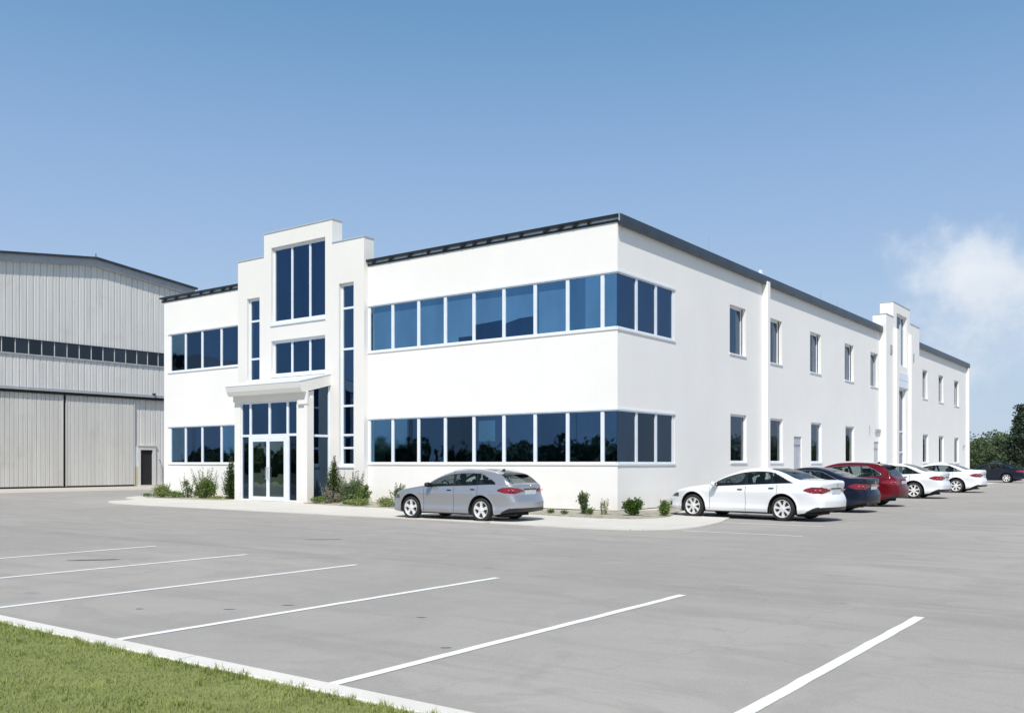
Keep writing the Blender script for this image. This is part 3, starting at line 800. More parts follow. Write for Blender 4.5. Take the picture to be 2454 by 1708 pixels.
# clerestory strip
y = -13.9; step = .86; 
c = MB(); c.box(HX-.02,HX+.09,-14,14.6,8.765,8.87); c.build('window_sill', M['hangar_trim'], H)
c = MB(); c.box(HX-.02,HX+.07,-14,14.6,9.80,9.855); c.build('window_head', M['fascia'], H)
while y+step <= 14.6:
    f = MB(); f.box(HX-.05,HX-.015,y,y+.024,8.87,9.80); f.box(HX-.05,HX-.015,y+step-.024,y+step-.001,8.87,9.80)
    fr = f.build('window', M['clad'], H)
    p = MB(); p.face([(HX-.04,y+.02,8.86),(HX-.04,y+step-.02,8.86),(HX-.04,y+step-.02,9.81),(HX-.04,y+.02,9.81)]); p.build('pane', M['hangar_glass'], fr)
    y += step
# door header beam, dark track under it
c = MB(); c.box(HX-.02,HX+.42,-14,14.6,6.48,6.66); hb = c.build('header', M['hangar_trim'], H)
c = MB(); c.box(HX-.02,HX+.36,-14,14.6,6.30,6.478); c.build('door_track', M['dark'], hb)
# sliding leaves
for a, b, nm in ((-13.5,-4.9,''),(-4.7,4.62,''),(4.86,9.86,'')):
    c = MB(); ribs(c, a, b, .14, 6.3, HX+.19, .29, dep=-.06)
    c.box(HX+.10, HX+.225, a-.02, a+.03, .12, 6.3); c.box(HX+.10, HX+.225, b-.03, b+.02, .12, 6.3)
    sd = c.build('sliding_door', M['clad_door'], H)
    t_ = MB(); t_.box(HX+.05,HX+.18,a,b,.03,.138); t_.build('bottom_rail', M['dark'], sd)
c = MB(); c.box(HX+.0,HX+.12,4.64,4.84,.02,6.29); c.box(HX+.0,HX+.12,-4.88,-4.72,.02,6.29); c.build('door_gap', M['dark'], H)
# personnel door standing open onto a dark interior
c = MB(); c.box(HX,HX+.16,10.18,10.39,.02,2.93); c.box(HX,HX+.16,11.37,11.61,.02,2.93); c.box(HX,HX+.158,10.39,11.37,2.65,2.93); c.box(HX,HX+.22,10.14,11.65,2.931,2.99)
dfr = c.build('door_frame', M['clad'], H)
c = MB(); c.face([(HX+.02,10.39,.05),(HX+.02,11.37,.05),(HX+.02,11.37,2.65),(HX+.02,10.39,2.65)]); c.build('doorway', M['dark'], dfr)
c = MB(); c.box(HX,HX+.3,10.3,11.5,.02,.10); c.build('doorstep', M['apron'], dfr)
c = MB(); c.box(HX+.0,HX+.10,9.90,10.17,1.42,2.93); c.box(HX,HX+.12,9.93,10.14,2.0,2.5); c.build('meter_box', M['trim'], H)
c = MB(); c.box(HX+.0,HX+.13,9.90,10.17,.02,1.419); c.build('patched_panel', M['beige'], H)
c = MB(); c.tube([(HX+.2,12.0,.3),(HX+.2,12.0,1.7),(HX+.2,11.86,1.95),(HX+.3,11.78,1.98)], .035, 6); c.build('pipe', M['hangar_trim'], H)
c = MB(); c.box(HX+.3,HX+.5,11.2,11.4,6.66,6.80); c.build('floodlight', M['fascia'], H, bevel=.02)

# ------------------------------------------------------------------ cars
def pchip(pts):
    xs = [p[0] for p in pts]; ys = [p[1] for p in pts]; n = len(xs)
    d = [(ys[i+1]-ys[i])/(xs[i+1]-xs[i]) for i in range(n-1)]
    m = [d[0]] + [0 if d[i-1]*d[i] <= 0 else 2*d[i-1]*d[i]/(d[i-1]+d[i]) for i in range(1, n-1)] + [d[-1]]
    def f(x):
        if x <= xs[0]: return ys[0]
        if x >= xs[-1]: return ys[-1]
        lo = 0
        while x > xs[lo+1]: lo += 1
        h = xs[lo+1]-xs[lo]; t = (x-xs[lo])/h
        return (2*t**3-3*t*t+1)*ys[lo] + (t**3-2*t*t+t)*h*m[lo] + (3*t*t-2*t**3)*ys[lo+1] + (t**3-t*t)*h*m[lo+1]
    return f
def carpaint(name, col, metal=.0, rough=.35, flake=.0):
    m, nt, b = newmat(name)
    dark_ = sum(col) < .4
    b.inputs['Base Color'].default_value = (*col, 1); b.inputs['Metallic'].default_value = metal
    n = noise_t(nt, coords(nt), 1.6, 5, .7)
    nt.links.new(ramp(nt, n, [(.3, tuple(k*.95 for k in col)), (.7, col)]), b.inputs['Base Color'])
    # road film low on the flanks
    geo = nt.nodes.new('ShaderNodeSeparateXYZ'); nt.links.new(coords(nt), geo.inputs[0])
    mr = nnode(nt, 'ShaderNodeMapRange'); mr.inputs['From Min'].default_value = .15; mr.inputs['From Max'].default_value = .6
    mr.inputs['To Min'].default_value = rough+.25; mr.inputs['To Max'].default_value = rough
    nt.links.new(geo.outputs['Z'], mr.inputs['Value']); nt.links.new(mr.outputs[0], b.inputs['Roughness'])
    b.inputs['Coat Weight'].default_value = .22 if dark_ else .5; b.inputs['Specular IOR Level'].default_value = .25 if dark_ else .5; b.inputs['Coat Roughness'].default_value = .04
    return m
def seeglass(name, tint, clear, rough=.02):
    m, nt, b = newmat(name)
    b.inputs['Base Color'].default_value = (*tint, 1); b.inputs['Roughness'].default_value = rough; b.inputs['Specular IOR Level'].default_value = .7
    n = noise_t(nt, coords(nt), 3, 2); nt.links.new(ramp(nt, n, [(.3, tint), (.7, tuple(k*1.3 for k in tint))]), b.inputs['Base Color'])
    tr = nt.nodes.new('ShaderNodeBsdfTransparent'); tr.inputs[0].default_value = (.75,.86,.84,1)
    mx = nt.nodes.new('ShaderNodeMixShader'); mx.inputs[0].default_value = clear
    nt.links.new(b.outputs[0], mx.inputs[1]); nt.links.new(tr.outputs[0], mx.inputs[2]); nt.links.new(mx.outputs[0], nt.nodes['Material Output'].inputs[0])
    return m
M['car_glass'] = seeglass('car_side_glass', (.012,.018,.02), .62)
M['car_screen'] = seeglass('car_screen_glass', (.012,.02,.028), .25)
M['tyre'] = simple('tyre_rubber', (.022,.022,.022), .85, var=.3, scale=10)
M['alloy'] = simple('alloy_rim', (.80,.80,.79), .35, .25, var=.05)
M['hub_dark'] = simple('brake_dark', (.03,.03,.03), .6)
M['black_trim'] = simple('black_trim', (.013,.014,.015), .35)
M['chrome'] = simple('chrome', (.8,.8,.82), .12, 1, var=.02)
M['taillight'] = simple('red_lens', (.20,.004,.008), .12, var=.35, scale=9, coat=1)
M['lens_core'] = simple('lamp_reflector', (.75,.20,.20), .15, var=.2, coat=1)
M['headlight'] = simple('smoked_headlight', (.06,.065,.07), .06, var=.5, scale=14, coat=1)
M['plate'] = simple('number_plate', (.55,.58,.62), .4, var=.2, scale=18)
M['seat'] = simple('seat_cloth', (.035,.037,.042), .85)
M['cabin'] = simple('cabin_dark', (.02,.02,.022), .9)

HATCH = dict(L=4.62, fw=.90, rw=3.55, wr=.335, ar=.425, H=1.5,
    zt=[(0,.60),(.05,.70),(.18,.80),(.5,.89),(1.0,.975),(1.38,1.03),(1.75,1.22),(2.15,1.39),(2.5,1.465),(2.9,1.49),(3.4,1.475),(3.8,1.425),(4.08,1.365),(4.27,1.26),(4.46,1.115),(4.52,1.085),(4.59,1.06),(4.62,1.0)],
    zb=[(0,.52),(.05,.60),(.3,.74),(.9,.87),(1.4,.95),(2.3,.985),(3.3,1.02),(3.9,1.05),(4.4,1.05),(4.55,1.01),(4.62,.96)],
    W=[(0,.58),(.04,.66),(.15,.76),(.35,.835),(.7,.885),(1.1,.90),(2.3,.905),(3.5,.905),(3.95,.89),(4.25,.862),(4.42,.825),(4.53,.775),(4.59,.72),(4.62,.66)],
    rear_dx=[(.2,-.02),(.34,.06),(.55,.075),(.66,.03),(.78,-.02),(.95,-.03),(1.1,0)],
    win=(1.52,4.02), pillars=((2.52,.10),(3.34,.035)), ws=(1.42,2.20), rs=(4.06,4.49), doors=((1.42,2.56),(2.56,3.42)),
    tail=(4.10,4.63,.80,.985), plate_z=.84, spokes=5)
SEDAN = dict(L=4.85, fw=.93, rw=3.78, wr=.335, ar=.42, H=1.47,
    zt=[(0,.58),(.05,.67),(.18,.76),(.5,.86),(1.0,.935),(1.42,.99),(1.8,1.17),(2.2,1.34),(2.55,1.43),(2.9,1.465),(3.2,1.455),(3.5,1.40),(3.85,1.285),(4.2,1.155),(4.38,1.125),(4.65,1.12),(4.81,1.11),(4.85,1.05)],
    zb=[(0,.50),(.05,.58),(.3,.70),(.9,.83),(1.45,.90),(2.4,.94),(3.3,.985),(3.9,1.02),(4.3,1.04),(4.6,1.04),(4.8,1.03),(4.85,.99)],
    W=[(0,.58),(.04,.66),(.15,.76),(.35,.835),(.7,.885),(1.1,.905),(2.4,.91),(3.7,.91),(4.1,.895),(4.45,.868),(4.65,.825),(4.76,.775),(4.82,.72),(4.85,.66)],
    rear_dx=[(.2,-.04),(.34,.04),(.55,.06),(.66,.03),(.78,-.03),(.95,0),(1.07,.035)],
    win=(1.58,4.08), pillars=((2.62,.10),(3.42,.04)), ws=(1.46,2.30), rs=(3.32,4.26), doors=((1.5,2.66),(2.66,3.62)),
    tail=(4.38,4.86,.75,.935), plate_z=.80, spokes=7)
SUV = dict(L=4.72, fw=.93, rw=3.70, wr=.37, ar=.45, H=1.68,
    zt=[(0,.70),(.05,.82),(.18,.93),(.5,1.02),(1.0,1.10),(1.35,1.15),(1.7,1.36),(2.1,1.56),(2.5,1.65),(3.0,1.675),(3.6,1.66),(4.0,1.61),(4.22,1.55),(4.4,1.37),(4.55,1.18),(4.62,1.11),(4.69,1.08),(4.72,1.0)],
    zb=[(0,.62),(.05,.72),(.3,.86),(.9,.98),(1.4,1.04),(2.4,1.08),(3.4,1.11),(4.0,1.13),(4.5,1.10),(4.66,1.04),(4.72,.98)],
    W=[(0,.60),(.04,.68),(.15,.79),(.35,.86),(.7,.915),(1.1,.935),(2.4,.94),(3.6,.94),(4.05,.925),(4.35,.895),(4.52,.855),(4.63,.80),(4.69,.75),(4.72,.69)],
    rear_dx=[(.25,-.02),(.42,.05),(.62,.07),(.74,.03),(.88,-.02),(1.05,-.02),(1.2,0)],
    win=(1.5,4.22), pillars=((2.55,.10),(3.45,.06)), ws=(1.38,2.14), rs=(4.20,4.58), doors=((1.42,2.6),(2.6,3.55)),
    tail=(4.22,4.73,.82,1.02), plate_z=.92, spokes=5)

WHEELMESH = {}
def make_wheel(parent, x, y, r, side, spokes, key):
    """side -1: outer face towards -y"""
    k = (round(r,3), side, spokes, key)
    w = .215
    if k not in WHEELMESH:
        o = side
        hub = MB(); hub.lathe_y([(o*w*.18,.0),(o*w*.18,r*.60),(o*-w*.4,r*.62)], 0, 0, 28)
        a = hub.build('wheel', M['hub_dark'], None, recalc=True)
        t = MB()
        prof = [(-w*.42,r*.73),(-w*.50,r*.80),(-w*.49,r*.92),(-w*.38,r*.99),(0,r*1.0),(w*.38,r*.99),(w*.49,r*.92),(w*.50,r*.80),(w*.42,r*.73)]
        t.lathe_y(prof, 0, 0, 44)
        b = t.build('tyre', M['tyre'], None, smooth=True, recalc=True, angle=40)
        rm = MB(); R0 = r*.735
        rm.lathe_y([(o*w*.44,R0),(o*w*.47,R0*.985),(o*w*.44,R0*.93),(o*w*.28,R0*.90),(o*-w*.3,R0*.88)], 0, 0, 44)
        rm.lathe_y([(o*w*.42,.0001),(o*w*.42,R0*.16),(o*w*.36,R0*.21),(o*w*.2,R0*.22)], 0, 0, 20)
        n = spokes
        for i in range(n):
            ang = 2*math.pi*i/n + .3
            for (off, w0, w1) in (((0,.15,.10),) if n > 5 else ((0,.19,.14),)):
                ca_, sa_ = math.cos(ang), math.sin(ang)
                def P(rad, t, yy): return (rad*ca_ - t*sa_, yy, rad*sa_ + t*ca_)
                for (ra, rb, wa, wb) in ((R0*.14,R0*.5,w0*R0*1.05,w1*R0*.95),(R0*.5,R0*.93,w1*R0*.95,w0*R0*1.15)):
                    ya, yb_ = (o*w*.40, o*w*.36) if ra < R0*.3 else (o*w*.36, o*w*.40)
                    rm.face([P(ra,-wa,ya),P(rb,-wb,yb_),P(rb,wb,yb_),P(ra,wa,ya)])
                    rm.face([P(ra,-wa,ya),P(rb,-wb,yb_),P(rb,-wb,yb_-o*.05),P(ra,-wa,ya-o*.05)])
                    rm.face([P(ra,wa,ya),P(rb,wb,yb_),P(rb,wb,yb_-o*.05),P(ra,wa,ya-o*.05)])
        c_ = rm.build('rim', M['alloy'], None, smooth=True, recalc=True, angle=35)
        WHEELMESH[k] = (a.data, b.data, c_.data)
        for q_ in (a, b, c_): bpy.data.objects.remove(q_)
    da, db, dc = WHEELMESH[k]
    a = bpy.data.objects.new('wheel', da); COL.objects.link(a); a.parent = parent; a.location = (x, y, r)
    b = bpy.data.objects.new('tyre', db); COL.objects.link(b); b.parent = a
    c_ = bpy.data.objects.new('rim', dc); COL.objects.link(c_); c_.parent = a
    return a

BT = pchip([(.12,.90),(.20,.95),(.27,.982),(.33,.995),(.37,.985),(.46,.972),(.58,.978),(.72,.995),(.78,1.0),(.83,.99),(.91,.968),(1.0,.95),(1.08,.935),(1.15,.93)])
def make_car(spec, paint, label, cat, loc, rz=0, group=None, scale=1.0, opts=()):
    S = spec; L = S['L']; hs_ = S['H']/1.49
    root = empty('parked_car', loc, rz); root.scale = (scale,)*3
    tag(root, label, cat, group)
    fzt, fzb, fW = pchip(S['zt']), pchip(S['zb']), pchip(S['W']); fdx = pchip(S['rear_dx'])
    ox = (S['fw']+S['rw'])/2            # origin midway between the axles
    ar = S['ar']; wr = S['wr']
    sill = .19 if S is not SUV else .24
    # stations
    xs = set(); x = 0
    while x <= L: xs.add(round(x,4)); x += (.032 if x < L-.7 else .018)
    for e in (0,.006,.015,.03,.05,.075,.105,.14,.18): xs.add(e); xs.add(round(L-e,4))
    for c_ in (S['fw'], S['rw']):
        for i in range(0, 33):
            xs.add(round(c_ - ar*math.cos(math.pi*i/32), 4))
    seams = sorted(set([d[0] for d in S['doors']] + [d[1] for d in S['doors']]))
    for s_ in seams: xs |= {round(s_-.006,4), round(s_+.006,4)}
    for s_ in (S['ws'][0], S['ws'][1], S['rs'][0], S['rs'][1], S['tail'][0]): xs.add(s_)
    xs = sorted(xs); out = [xs[0]]
    keep = set(round(s_+d,4) for s_ in seams for d in (-.006,.006)) | {L}
    for x in xs[1:]:
        if x - out[-1] < .009 and x not in keep: continue
        if x in keep and x - out[-1] < .004: out.pop()
        out.append(x)
    xs = out
    NL = 44; SIDE = [0,.04,.08,.14,.2,.28,.36,.44,.52,.6,.68,.75,.81,.86,.90,.935,.97,1.0]
    TOP = [(1,0),(.985,.20),(.955,.40),(.91,.58),(.86,.70),(.80,.79),(.70,.875),(.55,.94),(.38,.975),(.2,.993),(0,1)]
    def sill_z(x):
        z = sill + .0
        if x < .55: z += .05*(1-x/.55)
        if x > L-.7: z += .11*((x-(L-.7))/.7)
        return z
    def z0(x):
        z = sill_z(x)
        for c_ in (S['fw'], S['rw']):
            d = ar*ar - (x-c_)**2
            if d > 0: z = max(z, wr + math.sqrt(d) + .0)
        return z
    def section(x):
        zt, zb, Wd = fzt(x), fzb(x), fW(x)
        zl = z0(x); zb = min(zb, zt-.02); rows = []
        for i in range(NL+1):
            t = i/NL; z = zl + (zb-zl)*t
            y = Wd*BT(z/hs_)
            for c_ in (S['fw'], S['rw']):
                d = math.hypot(x-c_, z-wr) - ar
                if d < .14: y += .016*math.exp(-(max(d,0)/.05)**2)
            # shoulder crease
            rows.append((y, z, 'low', t))
        h = zt - zb
        cab = min(1, max(0, (h-.09)/.22)); cab = cab*cab*(3-2*cab)
        hsd = h*(.55 + .31*cab)
        yb = rows[-1][0] - .022*cab
        for f in SIDE[0:]:
            d = hsd*f
            y = yb - (.34*d + .26*d*d)*(cab) - (1-cab)*(.05*f)
            if f == 0: continue
            rows.append((y, zb+d, 'side', f))
        ye, ze = rows[-1][0], rows[-1][1]
        for fy, fz in TOP[1:]:
            rows.append((ye*fy, ze+(zt-ze)*fz, 'top', fy))
        return rows
    secs = [section(x) for x in xs]
    NR = len(secs[0])
    def pos(i, j, sgn):
        y, z, _, _ = secs[i][j]; x = xs[i]
        if x > L-.75: x += fdx(z/ hs_ if S is not SUV else z)*min(1, (x-(L-.75))/.6)**2
        # nose: bumper leads, bonnet edge falls back
        if x < .5:
            x -= (1-x/.5)**2*(.05 if .25 < z/hs_ < .55 else .0) * 1.0
            if z/hs_ > .55: x += (1-x/.5)**2*.10*min(1,(z/hs_-.55)/.2)
        return (x-ox, sgn*y, z)
    buckets = {}
    def bucket(n):
        if n not in buckets: buckets[n] = MB()
        return buckets[n]
    w0, w1 = S['win']; T_ = S['tail']
    def inside_window(x, f):
        """signed margin to the window outline"""
        zt, zb = fzt(x), fzb(x)
        if zt-zb < .10: return -1
        a = x - w0 - .02 - (.10*f if True else 0)*0
        b = (w1 - .78*max(0, f-.03)**1.9 - .03*(1-min(1, f*8))) - x
        return min(a, b, (f-.03)*.35, (.90-f)*.40)
    def classify(x, y, z, reg, t, cap=False):
        zn = z
        if reg == 'low' or cap:
            if x > T_[0] and T_[2] < z < T_[3]:
                fr = (x-T_[0])/(T_[1]-T_[0]); mid = (T_[2]+T_[3])/2; hh = (T_[3]-T_[2])/2
                fr2 = fr + (0 if not cap else (.68-abs(y))*.9)
                edge = math.sqrt(max(0, min(1, fr2*2.2)))*min(1, max(0, (1.42-fr2)*2.2))
                if -hh*edge*(.55+.45*min(1,fr2)) < z-mid < hh*edge and (not cap or abs(y) > .34): return 'tail_light'
            thr = sill_z(x) + .015 + (.40*hs_ - sill_z(x) - .015)*min(1, max(0, (x-(L-.42))/.24))
            if x > L-.42 and z < thr and math.hypot(x-S['rw'], z-wr) > ar+.01: return 'lower_bumper'
            if x < .42 and reg == 'low' and .60*hs_ < z < .72*hs_ and abs(y) > .52 and t > .55:
                return 'headlight'
            if cap == 'f' and .30*hs_ < z < .52*hs_ and abs(y) < .46: return 'grille'
            if cap == 'f' and .56*hs_ < z < .68*hs_ and abs(y) < .30: return 'grille'
            if x < .16 and not cap and .33*hs_ < z < .45*hs_ and abs(y) > .62: return 'grille'
        if reg == 'low' and not cap:
            for s_ in seams:
                if abs(x-s_) < .0065 and z < fzb(x)-.01 and z > sill_z(x)+.06: return 'seam'
            for k, (a, b) in enumerate(S['doors']):
                lo = sill_z(x)+.09
                if a < x < b and z > lo:
                    if math.hypot(x-S['rw'], z-wr) < ar+.05: continue
                    return 'door%d' % k
            if .8 < x < L-.8 and z < sill_z(x)+.035: return 'sill'
            return 'body'
        if reg == 'side':
            mg = inside_window(x, t)
            if mg > 0:
                pil = min(abs(x - (c_ - .10*(t-.5))) - w_/2 for c_, w_ in S['pillars'])
                if mg > .022 and pil > 0: return 'window'
                return 'window_trim'
            if x < w0+.3 and x > S['ws'][0] and t > .93 and x < S['ws'][1]: return 'body'
            return 'body'
        if reg == 'top':
            if S['ws'][0] < x < S['ws'][1] and t < .93: return 'windscreen'
            if S['rs'][0] < x < S['rs'][1] and t < .90: return 'rear_screen'
        return 'body'
    for sgn in (-1, 1):
        for i in range(len(xs)-1):
            for j in range(NR-1):
                xm = (xs[i]+xs[i+1])/2
                a, b = secs[i][j+1], secs[i+1][j+1]; c0, d0 = secs[i][j], secs[i+1][j]
                reg = a[2]; t = (a[3]+c0[3])/2 if a[2] == c0[2] else a[3]*.5 + (0 if reg != 'top' else .5)
                zm = (a[1]+b[1]+c0[1]+d0[1])/4; ym = (a[0]+c0[0])/2
                n = classify(xm, ym, zm, reg, t)
                nm = n
                if n in ('seam',): nm = 'body'
                side_parts = ('sill', 'window', 'window_trim', 'tail_light', 'headlight', 'door0', 'door1')
                key = nm + ('L' if sgn < 0 else 'R') if nm in side_parts else nm
                quad = [pos(i,j,sgn), pos(i+1,j,sgn), pos(i+1,j+1,sgn), pos(i,j+1,sgn)]
                if sgn > 0: quad.reverse()
                bucket(key).face(quad, 1 if n == 'seam' else 0)
    # nose and tail caps: strips between left and right rows
    for end, i in (('f', 0), ('r', len(xs)-1)):
        NC = 20
        def cp_(j, k):
            x, y, z = pos(i, j, 1); u = -1+2*k/NC
            bul = (.085 if end == 'r' else -.11)*(1-u*u)*min(1, y/.4)
            return (x+bul, y*u, z)
        for j in range(NR-1):
            for k in range(NC):
                q_ = [cp_(j,k), cp_(j,k+1), cp_(j+1,k+1), cp_(j+1,k)]
                if end == 'f': q_.reverse()
                ym = sum(p[1] for p in q_)/4; zm = sum(p[2] for p in q_)/4
                n = classify(xs[i], ym, zm, 'low', .5, end)
                key = n + ('L' if ym < 0 else 'R') if n == 'tail_light' else n
                bucket(key).face(q_, 0)
    mats = {'body': [paint, M['black_trim']], 'window': M['car_glass'], 'window_trim': M['black_trim'], 'windscreen': M['car_screen'], 'rear_screen': M['car_screen'],
            'tail_light': M['taillight'], 'headlight': M['headlight'], 'lower_bumper': M['black_trim'], 'grille': M['black_trim'], 'door0': paint, 'door1': paint, 'sill': M['black_trim']}
    names = {'door0': 'door', 'door1': 'door'}
    objs = {}
    order = sorted(buckets, key=lambda k: (not k.startswith('door'), k))
    for key in order:
        base = key[:-1] if key[-1] in 'LR' else key
        mt = mats.get(base, paint)
        o = buckets[key].build(names.get(base, base), mt, root, smooth=True, merge=.0006, angle=72)
        if base in ('window',) : pass
        objs[key] = o
    for sgn, sd in ((-1,'L'), (1,'R')):
        if 'window_trim'+sd in objs and 'window'+sd in objs: objs['window_trim'+sd].parent = objs['window'+sd]
        # handles
        for k, (a, b) in enumerate(S['doors']):
            xx = b - .17; zz = fzb(xx) - .10; yy = fW(xx)*BT(zz/hs_)
            h = MB(); h.ball((xx-ox, sgn*(yy+.012), zz), .085, .02, .014, 10, 6, p=.6)
            h.build('handle', M['chrome'] if 'chrome' in opts else M['black_trim'], objs['door%d%s' % (k, sd)], smooth=True)
        # lighter red core inside the lamp cluster
        mid = (T_[2]+T_[3])/2; xc = L-.20; yy = fW(xc)*BT(mid/hs_)
        h = MB(); h.ball((xc-ox+.04, sgn*(yy-.02), mid+.01), .035, .02, .016, 10, 6); h.ball((xc-ox+.15, sgn*(yy-.075), mid+.005), .04, .05, .018, 10, 6)
        if 'tail_light'+sd in objs: h.build('reflector', M['lens_core'], objs['tail_light'+sd], smooth=True)
        # mirrors
        xm = S['ws'][0]+.26; zm = fzb(xm)+.07; ym = fW(xm)+.10
        mi = MB(); mi.ball((xm-ox, sgn*ym, zm), .085, .115, .072, 14, 8, p=.8); 
        o = mi.build('mirror', [paint if 'dark_mirror' not in opts else M['black_trim']], root, smooth=True)
        ml = MB(); ml.box(xm-ox-.05, xm-ox+.05, min(sgn*(ym-.17), sgn*(ym-.05)), max(sgn*(ym-.17), sgn*(ym-.05)), zm-.055, zm-.02)
        ml.face([(xm-ox+.080, sgn*(ym-.09), zm-.045),(xm-ox+.080, sgn*(ym+.09), zm-.045),(xm-ox+.080, sgn*(ym+.09), zm+.045),(xm-ox+.080, sgn*(ym-.09), zm+.045)])
        ml.build('mirror_stalk', M['black_trim'], o)
        for cx_ in (S['fw'], S['rw']):
            make_wheel(root, cx_-ox, sgn*(fW(cx_)-.115), wr, sgn, S['spokes'], 0)
            # arch liner
            al = MB(); seg = 22; yo, yi = fW(cx_)*.955, .50
            ring = []
            for q_ in range(seg+1):
                an = math.pi*(-.10 + 1.20*q_/seg); ring.append((cx_-ox+(ar-.004)*math.cos(an), wr+(ar-.004)*math.sin(an)))
            for (p0, p1) in zip(ring, ring[1:]):
                al.face([(p0[0], sgn*yo, p0[1]), (p1[0], sgn*yo, p1[1]), (p1[0], sgn*yi, p1[1]), (p0[0], sgn*yi, p0[1])])
            al.face([(p[0], sgn*yi, p[1]) for p in ring])
            al.build('wheel_arch', M['cabin'], root)
    # underside, cabin tub, seats
    ub = MB(); ub.box(.25-ox, L-.35-ox, -.50, .50, sill-.03, .55); ub.box(S['fw']+ar+.03-ox, S['rw']-ar-.03-ox, -.80, .80, sill-.0, .30)
    ub.build('underbody', M['cabin'], root)
    ex = MB(); ex.lathe_y([(0,0)], 0, 0, 3) if False else None
    ex.tube([(L-.9-ox,-.48,sill+.0),(L-.12-ox,-.48,sill+.02)], .035, 10); ex.ball((L-.75-ox,0,sill-.01), .25,.45,.08, 12, 8, p=.6)
    ex.build('exhaust', M['hub_dark'], root, smooth=True, angle=40)
    tb = MB(); tb.box(S['ws'][0]-.1-ox, S['rs'][0]+.1-ox, -.74, .74, .32, .52); tb.box(S['ws'][0]-.06-ox, S['ws'][0]+.34-ox, -.74, .74, .52, fzb(S['ws'][0])-.02)
    tb.box(S['pillars'][1][0]+.22-ox, S['rs'][0]+.25-ox, -.72, .72, .52, fzb(3.6)-.06)
    tb.build('cabin_floor', M['cabin'], root)
    zb_ = fzb(2.5)
    for xq, ys in ((2.35, (-.37,.37)), (3.22, (-.42,.0,.42))):
        for yq in ys:
            st = MB(); st.ball((xq-ox-.22,yq,.60), .28,.235,.12, 12, 8, p=.5)
            k0 = len(st.v)
            st.ball((xq-ox+.10,yq,.86), .085,.225,.34, 12, 8, p=.55); st.ball((xq-ox+.17,yq,zb_+.28), .055,.13,.085, 10, 6, p=.6)
            st.build('seat', M['seat'], root, smooth=True)
    sw = MB(); rr = .18; pts = [(1.86-ox-.05*math.sin(a), -.37+rr*math.cos(a), zb_-.02+rr*math.sin(a)) for a in [2*math.pi*i/18 for i in range(19)]]
    sw.tube(pts, .016, 6); sw.build('steering_wheel', M['black_trim'], root, smooth=True)
    # number plates, badge, boot handle strip
    zp = S['plate_z']
    def rear_x(z): return L-ox + fdx(z/hs_ if S is not SUV else z) + .083
    pt = MB(); pt.box(rear_x(zp)-.012, rear_x(zp)+.012, -.25, .25, zp-.06, zp+.055); pt.build('number_plate', M['plate'], root, bevel=.006)
    tm = MB(); tm.ball((rear_x(zp+.09)-.01, 0, zp+.095), .022, .33, .018, 12, 6, p=.6); tm.build('boot_trim', M['chrome'] if 'chrome' in opts else M['black_trim'], root, smooth=True)
    bd = MB(); bd.lathe_y([(-.01,.0001),(-.01,.035),(.006,.038)], 0, 0, 16)
    for v_i, v in enumerate(bd.v): bd.v[v_i] = (rear_x(zp+.2)+.0-v[1], v[0], v[2]+zp+.185)
    bd.build('badge', M['chrome'], root, smooth=True, recalc=True)
    rl = MB()
    if 'spoiler' in opts:
        xr = S['rs'][0]; zr = fzt(xr)
        sp_ = MB(); n = 14
        ring = []
        for k in range(n+1):
            u = -1+2*k/n; yq = u*.58; cz = zr - .055*abs(u)**2.5 - .0
            ring.append([(xr-ox-.12, yq, cz+.035), (xr-ox+.10, yq, cz+.022), (xr-ox+.24-.06*u*u, yq, cz-.022), (xr-ox+.20-.06*u*u, yq, cz-.045), (xr-ox+.0, yq, cz-.03)])
        for a_, b_ in zip(ring, ring[1:]):
            for m_ in range(5): sp_.face([a_[m_], b_[m_], b_[(m_+1) % 5], a_[(m_+1) % 5]])
        sp_.face(ring[0]); sp_.face(ring[-1])
        sp_.build('spoiler', M['black_trim'], root, smooth=True, recalc=True, merge=.0005, angle=40)
    if 'rails' in opts:
        for sgn in (-1, 1):
            r_ = MB(); pts = []
            for k in range(15):
                xx = 2.35 + (S['rs'][0]-.05-2.35)*k/14; sc_ = section(xx)
                top = [q_ for q_ in sc_ if q_[2] == 'top']; yv = top[2][0]; zv = top[2][1]
                lift = .035*min(1, min(k, 14-k)/1.5)
                pts.append((xx-ox, sgn*(yv), zv+lift+.003))
            r_.tube(pts, .014, 6); r_.build('roof_rail', M['alloy'], root, smooth=True)
    if 'fin' in opts:
        xf = S['rs'][0]-.33; zf = fzt(xf)
        f = MB(); f.profile([(xf-ox-.11,zf-.01),(xf-ox+.05,zf-.01),(xf-ox+.045,zf+.065),(xf-ox+.005,zf+.068)], 'y', -.018, .018); f.build('aerial', M['black_trim'], root, recalc=True, bevel=.008)
    if 'chromewin' in opts:
        for sgn in (-1, 1):
            pts = []
            for k in range(41):
                xx = w0+.06 + (w1-w0-.08)*k/40; sc_ = [q_ for q_ in section(xx) if q_[2] == 'side']
                fmax = .90
                # the height of the opening shrinks to the rear corner
                while fmax > .06 and inside_window(xx, fmax-.005) < 0: fmax -= .01
                best = min(sc_, key=lambda q_: abs(q_[3]-fmax)); lo = max([q_ for q_ in sc_ if q_[3] <= fmax+1e-6] or [sc_[0]], key=lambda q_: q_[3]); hi = min([q_ for q_ in sc_ if q_[3] >= fmax-1e-6] or [sc_[-1]], key=lambda q_: q_[3])
                tt = 0 if hi[3] == lo[3] else (fmax-lo[3])/(hi[3]-lo[3])
                pts.append((xx-ox, sgn*(lo[0]+(hi[0]-lo[0])*tt+.004), lo[1]+(hi[1]-lo[1])*tt))
            c_ = MB(); c_.tube(pts, .010, 5); c_.build('window_moulding', M['chrome'], root, smooth=True)
    return root

